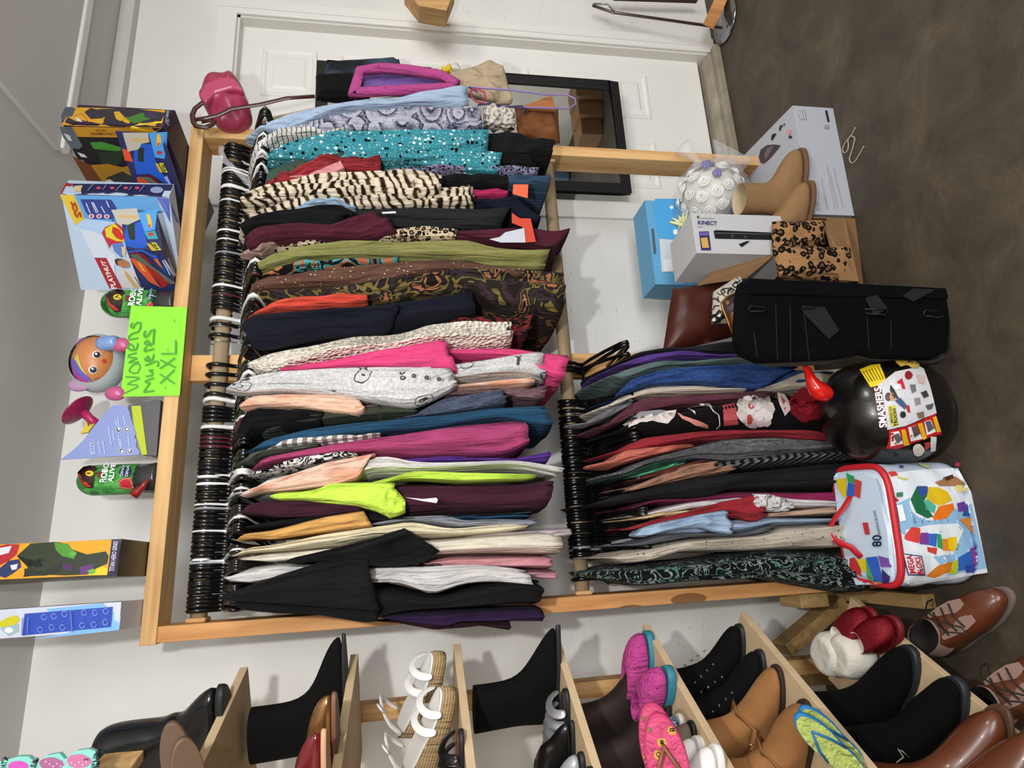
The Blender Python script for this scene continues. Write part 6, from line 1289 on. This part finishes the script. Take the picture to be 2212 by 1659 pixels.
# green toy capsules
def capsule(label, u, v, r=.040):
    c = W(u, v, 1.715); x, y = c.x, 1.735; e = empty('toy_capsule', (x, y, ZT), label, 'toy', 'green toy capsules on the top rail')
    bm = new(); lathe(bm, [(.02, 0), (r*1.02, .0), (r*1.04, .008), (r*.98, .03), (r*.98, .052)], 36, (x, y, ZT)); link('base', bm, P('#2e3032', .25, coat=.4), e, shade=True)
    bm = new(); lathe(bm, [(r, .052)]+[(r, .052+.02*k) for k in range(1, 6)]+[(r*math.cos(a), .155+r*1.1*math.sin(a)) for a in [k*PI/2/8 for k in range(8)]]+[(.001, .155+r*1.1)], 36, (x, y, ZT))
    b = link('shell', bm, cloth('blotch', ['#1d5c22', '#2f8a30', '#3fa23c', '#57b84e', '#2f8a30'], 22., .2), e, shade=True); return e, b
def capsule_art(e, b, M_, du=0, dv=0):
    q = lambda s: [(a+du, c+dv) for a, c in px(s)]
    polys = [('#2c1410', q('b 250 1200 330 1120 420 1100 500 1110 540 1160 490 1190 500 1290 450 1340 470 1420 380 1420 300 1340')), ('#b83a24', q('b 260 1190 290 1230 330 1310 400 1350 450 1400 380 1405 300 1330')), ('#e0c024', [(a+du, c+dv) for a, c in blob(*px('b 425 1215')[0], 9, 6)]), ('#141008', q('b 385 1208 435 1205 435 1222 390 1225')),
        ('#7a1c1c', q('b 540 1190 610 1190 605 1275 535 1275')), ('#1c2c38', q('b 840 1200 880 1130 1000 1125 1040 1185 1000 1260 880 1260')), ('#b8202c', q('b 835 1320 900 1280 1020 1270 1060 1420 990 1435 870 1420')), ('#c8a090', q('b 850 1330 905 1290 1010 1282 1045 1412 990 1424 875 1410'))]
    polys.append(('#b8202c', q('b 858 1334 908 1297 1004 1290 1037 1407 988 1417 880 1403')))
    decal('printed_art', e, b, polys, off=.0012, step=7)
    for t, s in (('ROBO', 'b 690 1330 715 1105 640 1100 585 1330'), ('ALIVE', 'b 785 1335 810 1110 745 1105 700 1330')): dtext(e, b, t, q(s), '#eef2ee', off=.003, bold=.03)
    for t, s in (('DINO', 'b 918 1258 940 1130 905 1130 875 1258'), ('DNA', 'b 990 1262 1015 1130 970 1130 945 1262')): dtext(e, b, t, q(s), '#b8d0e4', off=.003, bold=.02)
ea, ba = capsule('green toy capsule with a dragon eye at the lower left of the top rail', 300, 1032); capsule_art(ea, ba, None)
eb, bb = capsule('green toy capsule with a dragon eye half behind the neon green sign', 345, 651); capsule_art(eb, bb, None, du=60-0, dv=-381)
bm = new(); c = W(*px('b 1090 1490')[0], 1.665); tube(bm, [W(*px('b 1050 1530')[0], 1.665), W(*px('b 1110 1470')[0], 1.665), W(*px('b 1180 1400')[0], 1.66), W(*px('b 1265 1300')[0], 1.655)], [.012, .011, .007, .003], 10); o = tag(link('toy_claw', bm, P('#8a1c18', .3), shade=True), 'dark red toy claw resting at the foot of the left green capsule', 'toy')
# hooded doll
dc = W(208, 782, 1.74); doll = empty('baby_doll', (dc.x, 1.745, ZT), 'baby doll in a pale hooded suit sitting on the rail behind the green sign', 'doll')
bm = new(); bmesh.ops.create_uvsphere(bm, u_segments=36, v_segments=24, radius=.068, matrix=Matrix.Translation(dc) @ Matrix.Diagonal((1.08, .85, .82, 1))); head = link('head', bm, P('#c98350', .4), doll, shade=True)
bm = new(); rings = []
for i in range(14):
    a = PI*(.30+.68*i/13); rings.append([dc+Vector((math.cos(t)*math.sin(a)*.083, -math.cos(a)*.07+.012, math.sin(t)*math.sin(a)*.068)) for t in [2*PI*k/36 for k in range(36)]])
loft(bm, rings, cap0=False); link('hood', bm, P('#b9c4c8', .8, bs=150, bstr=.5), doll, shade=True)
for s, (u, v) in ((1, (186, 742)), (-1, (172, 832))):
    p = W(u, v, 1.73); bm = new(); bmesh.ops.create_uvsphere(bm, u_segments=16, v_segments=10, radius=.026, matrix=Matrix.Translation(p) @ Matrix.Diagonal((.7, .4, 1.1, 1))); o = link('hood_ear', bm, P('#b48aae', .7), doll, shade=True)
decal('painted_face', head, head, [('#c8c458', 'K 270 330 300 280 330 390 420 540 400 540'), ('#6f62c0', 'K 250 320 280 340 330 430 440 540 380 530 280 460 240 380'), ('#c04a9c', 'K 240 390 290 470 380 530 440 555 360 570 270 510'),
    ('#e8e4e0', blob(*px('K 475 290')[0], 9.5, 8.5)), ('#17131c', blob(*px('K 478 292')[0], 7.5, 7)), ('#e8e4f0', blob(*px('K 470 283')[0], 2.5, 2.5)), ('#e8e4e0', blob(*px('K 440 430')[0], 9.5, 8.5)), ('#17131c', blob(*px('K 444 430')[0], 7.5, 7)), ('#e8e4f0', blob(*px('K 436 420')[0], 2.5, 2.5)),
    ('#b8402c', blob(*px('K 542 350')[0], 4.5, 4.5)), ('#8a5030', blob(*px('K 478 505')[0], 1.3, 1.3)), ('#8a5030', blob(*px('K 455 510')[0], 1.3, 1.3)), ('#8a5030', blob(*px('K 470 525')[0], 1.3, 1.3)), ('#8a5030', blob(*px('K 492 515')[0], 1.3, 1.3))], off=.0015, step=5)
bm = new(); bb_ = Vector((dc.x, 1.745, ZT)); rings = [[bb_+Vector((math.cos(t)*r, math.sin(t)*r*.8, z)) for t in [2*PI*k/24 for k in range(24)]] for r, z in ((.045, .001), (.05, .02), (.048, .05), (.038, .085), (.028, .1))]; loft(bm, rings); link('body', bm, P('#a8c4c0', .8), doll)
for (u, v, cl, r) in ((262, 745, '#c05a88', .02), (250, 850, '#c05a88', .02)):
    bm = new(); p = W(u, v, 1.70); bmesh.ops.create_uvsphere(bm, u_segments=16, v_segments=10, radius=r, matrix=Matrix.Translation(p) @ Matrix.Diagonal((1, .8, 1.3, 1))); link('mitten', bm, P(cl, .3), doll, shade=True)
bm = new(); p0, p1 = W(212, 744, 1.70), W(256, 740, 1.70); tube(bm, [p0, p0.lerp(p1, .2), p0.lerp(p1, .8), p1], [.016, .021, .021, .017], 16); tag(link('baby_bottle', bm, P('#7f9bd0', .2, coat=.5), shade=True), 'light blue toy bottle beside the baby doll', 'toy')
# torn blue card and pink bubble wand
bm = new(); cardp = px('b 5 1015 180 880 330 740 480 540 740 240 860 230 970 260 1000 380 1030 480 1060 560 1085 640 1060 700 1100 740 1085 830 1145 900 1130 945'); prism(bm, [W(u, v, 1.705) for u, v in cardp], (0, .004, 0))
card = tag(link('display_card', bm, P('#8796cc', .5)), 'torn periwinkle blue display card standing on the rail left of the sign', 'card')
decal('printed_art', card, card, [('#d8dcec', blob(*px('b %d %d' % q)[0], 6, 6)) for q in ((840, 585), (960, 580), (885, 890), (1003, 890))]+[('#2c2c48', blob(*px('b %d %d' % q)[0], 4.8, 4.8)) for q in ((840, 585), (960, 580), (885, 890), (1003, 890))]+[('#e8e8f4', blob(*px('b %d %d' % q)[0], 2.8, 3)) for q in ((845, 578), (963, 580), (890, 895), (1000, 886))]
    +strokes('#b4c0e4', ['b 800 450 820 530', 'b 830 410 850 530', 'b 915 380 940 520', 'b 695 540 740 800', 'b 760 600 780 740', 'b 840 670 870 840', 'b 870 720 890 840', 'b 980 670 1000 830', 'b 555 760 590 920', 'b 620 750 650 930'], 2.2), off=.001, step=60)
dtext(card, card, 'BITZY', 'b 520 940 505 760 430 765 455 945', '#c4cdea', off=.002, bold=.01)
bm = new(); prism(bm, [W(u, v, 1.708) for u, v in px('b 1020 245 1155 240 1245 940 1170 945 1060 560')], (0, .03, 0)); link('lime_band', bm, P('#b4c424', .5), card)
bm = new(); prism(bm, [W(u, v, 1.712) for u, v in px('b 970 240 1380 150 1440 160 1380 960 1240 945 1020 380')], (0, .05, 0)); link('grey_tray', bm, P('#57555a', .5), card)
bm = new(); tube(bm, [W(u, v, 1.74) for u, v in px('b 520 500 420 420 340 340')], [.011, .011, .012], 12); lathe2 = px('b 300 350'); c = W(*px('b 310 345')[0], 1.74)
bp = tag(link('bubble_wand', bm, P('#b0285e', .3), shade=True), 'pink toy suction cup sticking up behind the blue card', 'toy')
bm = new(); ax = (W(*px('b 310 345')[0], 1.74)-W(*px('b 420 420')[0], 1.74)).normalized(); Mx = Matrix.Translation(W(*px('b 330 360')[0], 1.74)) @ ax.to_track_quat('Z', 'Y').to_matrix().to_4x4()
loft(bm, [[Mx @ Vector((r*math.cos(t), r*math.sin(t), z)) for t in [2*PI*k/28 for k in range(28)]] for r, z in ((.012, 0), (.03, .008), (.043, .016), (.046, .018), (.044, .02), (.01, .014))]); o = link('cup', bm, P('#8f1f4c', .3), bp, shade=True)
bm = new(); prism(bm, [W(u, v, 1.73) for u, v in px('b 290 640 380 470 400 540 500 480 400 620')], (0, .01, 0)); link('yellow_clip', bm, P('#d4b83a', .4), bp)
# neon sign
sg = px('a 222 42 1180 70 1052 1575 40 1595'); bm = new(); prism(bm, [W(u, v, 1.694) for u, v in sg], (0, .0012, 0)); sign = tag(link('paper_sign', bm, P('#8cf030', .6)), 'neon green handwritten paper sign taped to the top rail', 'sign')
SL = ['a 110 1540 340 1430', 'a 340 1430 320 1400 165 1385', 'a 165 1385 230 1340 365 1290', 'a 365 1290 350 1270 135 1258',
 'a 195 1165 270 1200 340 1190 380 1110 375 1050 340 1030 260 1060 210 1110 195 1165', 'a 355 1005 190 1018', 'a 190 1018 230 985 330 950', 'a 325 940 180 925', 'a 180 925 190 890 320 850',
 'a 175 770 240 800 280 810 270 740 230 700 180 730 175 780 230 810 310 800 340 750 345 690', 'a 350 600 200 630', 'a 200 630 190 590 230 540 290 515', 'a 290 515 350 500 390 430 400 350 350 335 300 370 270 430 235 420 225 390 260 350',
 'a 625 1500 450 1525', 'a 450 1525 470 1490 560 1360', 'a 560 1380 470 1350', 'a 470 1350 520 1320 625 1285', 'a 490 1260 590 1240 600 1190 540 1160', 'a 540 1160 610 1145', 'a 480 1070 560 1045 650 1000 700 1010 700 1060 680 1090',
 'a 465 970 530 910 550 960 500 1000 470 980', 'a 540 1010 600 970 630 880', 'a 630 790 465 835', 'a 465 835 470 790 500 760', 'a 465 690 530 650 560 700 510 730 470 700', 'a 560 740 620 690 620 600', 'a 620 600 640 460', 'a 640 460 580 490 530 560 480 600 460 560 470 510 495 490',
 'a 735 1225 980 1380', 'a 740 1380 980 1150', 'a 745 985 1000 1110', 'a 735 1130 990 950', 'a 760 880 1000 875', 'a 1000 875 1005 650', 'a 830 1430 828 1475', 'a 870 790 868 830', 'a 980 295 978 340']
decal('pen_lettering', sign, sign, strokes('#4a9a30', SL[:-3], 3.6)+strokes('#4a9a30', SL[-3:], 1.5), off=.0006)
# second figure box and the blue carton at the left end
fR, fL = onbeam(262.7, 1164), onbeam(252.6, 1245); bd = Vector((-(fL-fR).y, (fL-fR).x, 0)).normalized()
if bd.y < 0: bd = -bd
tb2 = empty('figure_box', ((fR.x+fL.x)/2, fR.y+.1, ZT), 'tall yellow and green action figure box near the left end of the top rail', 'toy box')
c3 = link('carton', vbox(fL, fR, fL+bd*.20, ZT, ZT+.34), P('#3a3322', .35, var=.4, vs=14), tb2)
decal('printed_art', c3, c3, [('#e09a18', 'L -200 235 720 195 690 420 -200 460'), ('#d8c018', 'L 580 330 690 380 685 422 560 424 480 425'), ('#16133c', 'L 718 195 780 193 748 420 690 425'), ('#26301c', 'L 110 300 200 220 350 210 400 215 440 250 560 290 680 270 700 300 690 350 620 380 560 420 420 425 280 420 150 435 180 370 270 370 310 290 230 330'), ('#4a8a2a', 'L 350 215 440 220 480 280 480 320 400 300 360 260'), ('#57a03a', blob(*px('L 470 285')[0], 8, 6)), ('#5a2c6c', 'L 510 370 600 350 600 410 520 420'), ('#62a83a', 'L 560 395 600 380 620 400 590 420'), ('#4a1c5a', 'L 400 350 470 360 460 400 410 380'),
    ('#a8202c', 'L -100 260 50 225 130 225 110 290 60 330 0 360 -100 350'), ('#d0d0d8', 'L -60 260 80 235 60 280 -50 310'), ('#24305a', 'L 0 380 60 330 130 320 140 370 90 410 40 440 0 430'), ('#d8d4e0', 'L 70 360 120 350 110 385 80 390'), ('#1c2418', 'L 160 380 280 400 400 340 380 400 300 425 160 430')], off=.0012, step=30)
dtext(tb2, c3, 'TITAN HERO SERIES', 'L 738 400 762 207 735 205 706 398', '#d4d0e4', off=.003, bold=.01)
gR, gL = onbeam(262, 1300), onbeam(257, 1361); bd2 = bd
tb3 = empty('doll_box', ((gR.x+gL.x)/2, gR.y+.08, ZT), 'slim white and blue doll carton at the left end of the top rail', 'toy box')
c4 = link('carton', vbox(gL, gR, gL+bd2*.14, ZT, ZT+.34), P('#c8ccdc', .5), tb3)
decal('printed_art', c4, c4, [('#7ab0e4', 'L 300 640 780 590 765 775 200 835 450 790'), ('#2b4ab0', 'L 160 670 725 625 715 755 145 810'), ('#c8c020', 'L -20 730 60 690 110 680 130 710 100 740 20 765'), ('#9ab4b8', 'L 0 760 120 735 125 780 60 815'), ('#e8e8f0', blob(*px('L 60 775')[0], 9, 6))]
    +[(('#8aa4e4'), [(a, b) for a, b in q]) for x, y in ((285, 690), (350, 685), (420, 670), (265, 770), (340, 755), (410, 755), (550, 660), (620, 660), (690, 650), (540, 740), (615, 735), (690, 720)) for q in stroke(blob(*px('L %d %d' % (x, y))[0], 5.5, 6, 9), 1.2)]+strokes('#5a78d0', ['L 470 650 480 780', 'L 165 690 160 800', 'L 200 690 195 790'], 2.2), off=.0012, step=40)
# pink heart toy card at the lower left corner, standing on the top plank
hz_ = W(210, 1655, 1.30); bm = new(); bl_ = [W(u, v, 1.30) for u, v in ((-30, 1668), (0, 1645), (40, 1634), (62, 1634), (78, 1650), (100, 1632), (128, 1627), (140, 1640), (165, 1622), (190, 1618), (206, 1622), (212, 1700), (-30, 1740))]
prism(bm, bl_, (0, .01, 0)); hc = tag(link('toy_card', bm, P('#7fc4b8', .5)), 'mint toy package with pink sequined hearts at the upper left corner of the shelves', 'toy package')
decal('printed_art', hc, hc, [('#c04aa8', blob(40, 1655, 22, 12)), ('#9a5a84', blob(112, 1650, 26, 14, jag=.2)), ('#b86a90', blob(172, 1644, 26, 15, jag=.2))]+[('#d8a8c0', blob(100+8*k, 1645+(k*5) % 11, 2, 2, 8)) for k in range(12)], off=.001, step=60)
dtext(hc, hc, 'FRIENDS!', 'a -300 7960 -350 7560 -400 7560 -360 7960' if 0 else [(206, 1672), (216, 1616), (208, 1614), (196, 1672)], '#1c1820', off=.003, bold=.02)
dtext(hc, hc, '2', [(193, 1642), (193, 1636), (184, 1636), (184, 1642)], '#1c1820', off=.003); dtext(hc, hc, 'REAL', [(78, 1662), (86, 1634), (74, 1634), (66, 1662)], '#1c1820', off=.003, bold=.02); dtext(hc, hc, 'DATE', [(14, 1662), (20, 1638), (8, 1638), (2, 1662)], '#1c1820', off=.003, bold=.02)
# ================================================================ what the mirror shows: cartons behind the photographer
for k, v in enumerate((212, 250, 290)):
    p = Zp(1292, v, 0); p.y = 2*(MY+.01)-p.y; bm = new(); box(bm, p.x-.085, p.x+.085, p.y-.1, p.y+.1, .001, .2-.02*k)
    tag(link('cardboard_box', bm, CB, bevel=.003), ('brown carton seen in the door mirror, farthest right', 'brown carton seen in the door mirror between two others', 'brown carton seen in the door mirror beside the rack post')[k], 'box')
p = Zp(1215, 285, 0); p.y = 2*(MY+.01)-p.y; p.x = 3.2; bm = new(); box(bm, p.x-.12, p.x+.12, p.y-.12, p.y+.12, .001, .3); tag(link('storage_tub', bm, P('#5c7a94', .2), bevel=.02), 'blue plastic storage tub seen in the door mirror', 'tub')

fd_ = bpy.data.objects['floral_dress']
def petals(cx, cy, r, n, a0=0, k=.55): return [blob(cx+r*k*math.cos(a0+2*PI*i/n), cy+r*k*math.sin(a0+2*PI*i/n), r*.5, r*.46, 10, .15, i) for i in range(n)]
fl = [('#b04a50', 'G 1030 450 1110 430 1130 560 1040 570')]+[('#7c1422', b_) for b_ in petals(*px('G 1550 440')[0], 38, 7)]+[('#9a1f30', b_) for b_ in petals(*px('G 1550 440')[0], 22, 5)]+[('#c9bebb', b_) for b_ in petals(*px('G 1230 470')[0], 40, 7)]+[('#ddd5d2', b_) for b_ in petals(*px('G 1200 440')[0], 22, 5, .3)]+[('#ddd5d2', b_) for b_ in petals(*px('G 1280 520')[0], 20, 5, .9)]
fl += [('#a8443c', blob(*px('G 1195 530')[0], 6, 9, jag=.4)), ('#a8443c', blob(*px('G 1205 455')[0], 6, 4, jag=.4)), ('#cdbdb8', 'G 1365 372 1410 385 1440 430 1445 470 1410 510 1375 430'), ('#a8444a', 'G 1385 390 1420 430 1410 480'), ('#b9aca8', 'G 1660 460 1700 450 1730 520 1740 590 1690 600 1640 570'),
  ('#c8beba', 'G 420 575 520 520 640 490 745 478 740 510 690 560 600 545 520 555 450 580'), ('#8a8a90', 'G 430 560 520 490 640 478 690 485 560 510 470 555'), ('#c98478', 'G 750 500 820 520 940 560 940 580 860 560 780 530'), ('#d8d0ce', 'G 880 435 940 430 970 468 930 460')]+strokes('#d8d0ce', ['G 790 460 860 495', 'G 830 470 940 455 1000 500 1010 560 990 580'], 2)
decal('printed_flowers', fd_, fd_, fl, off=.002, step=12)
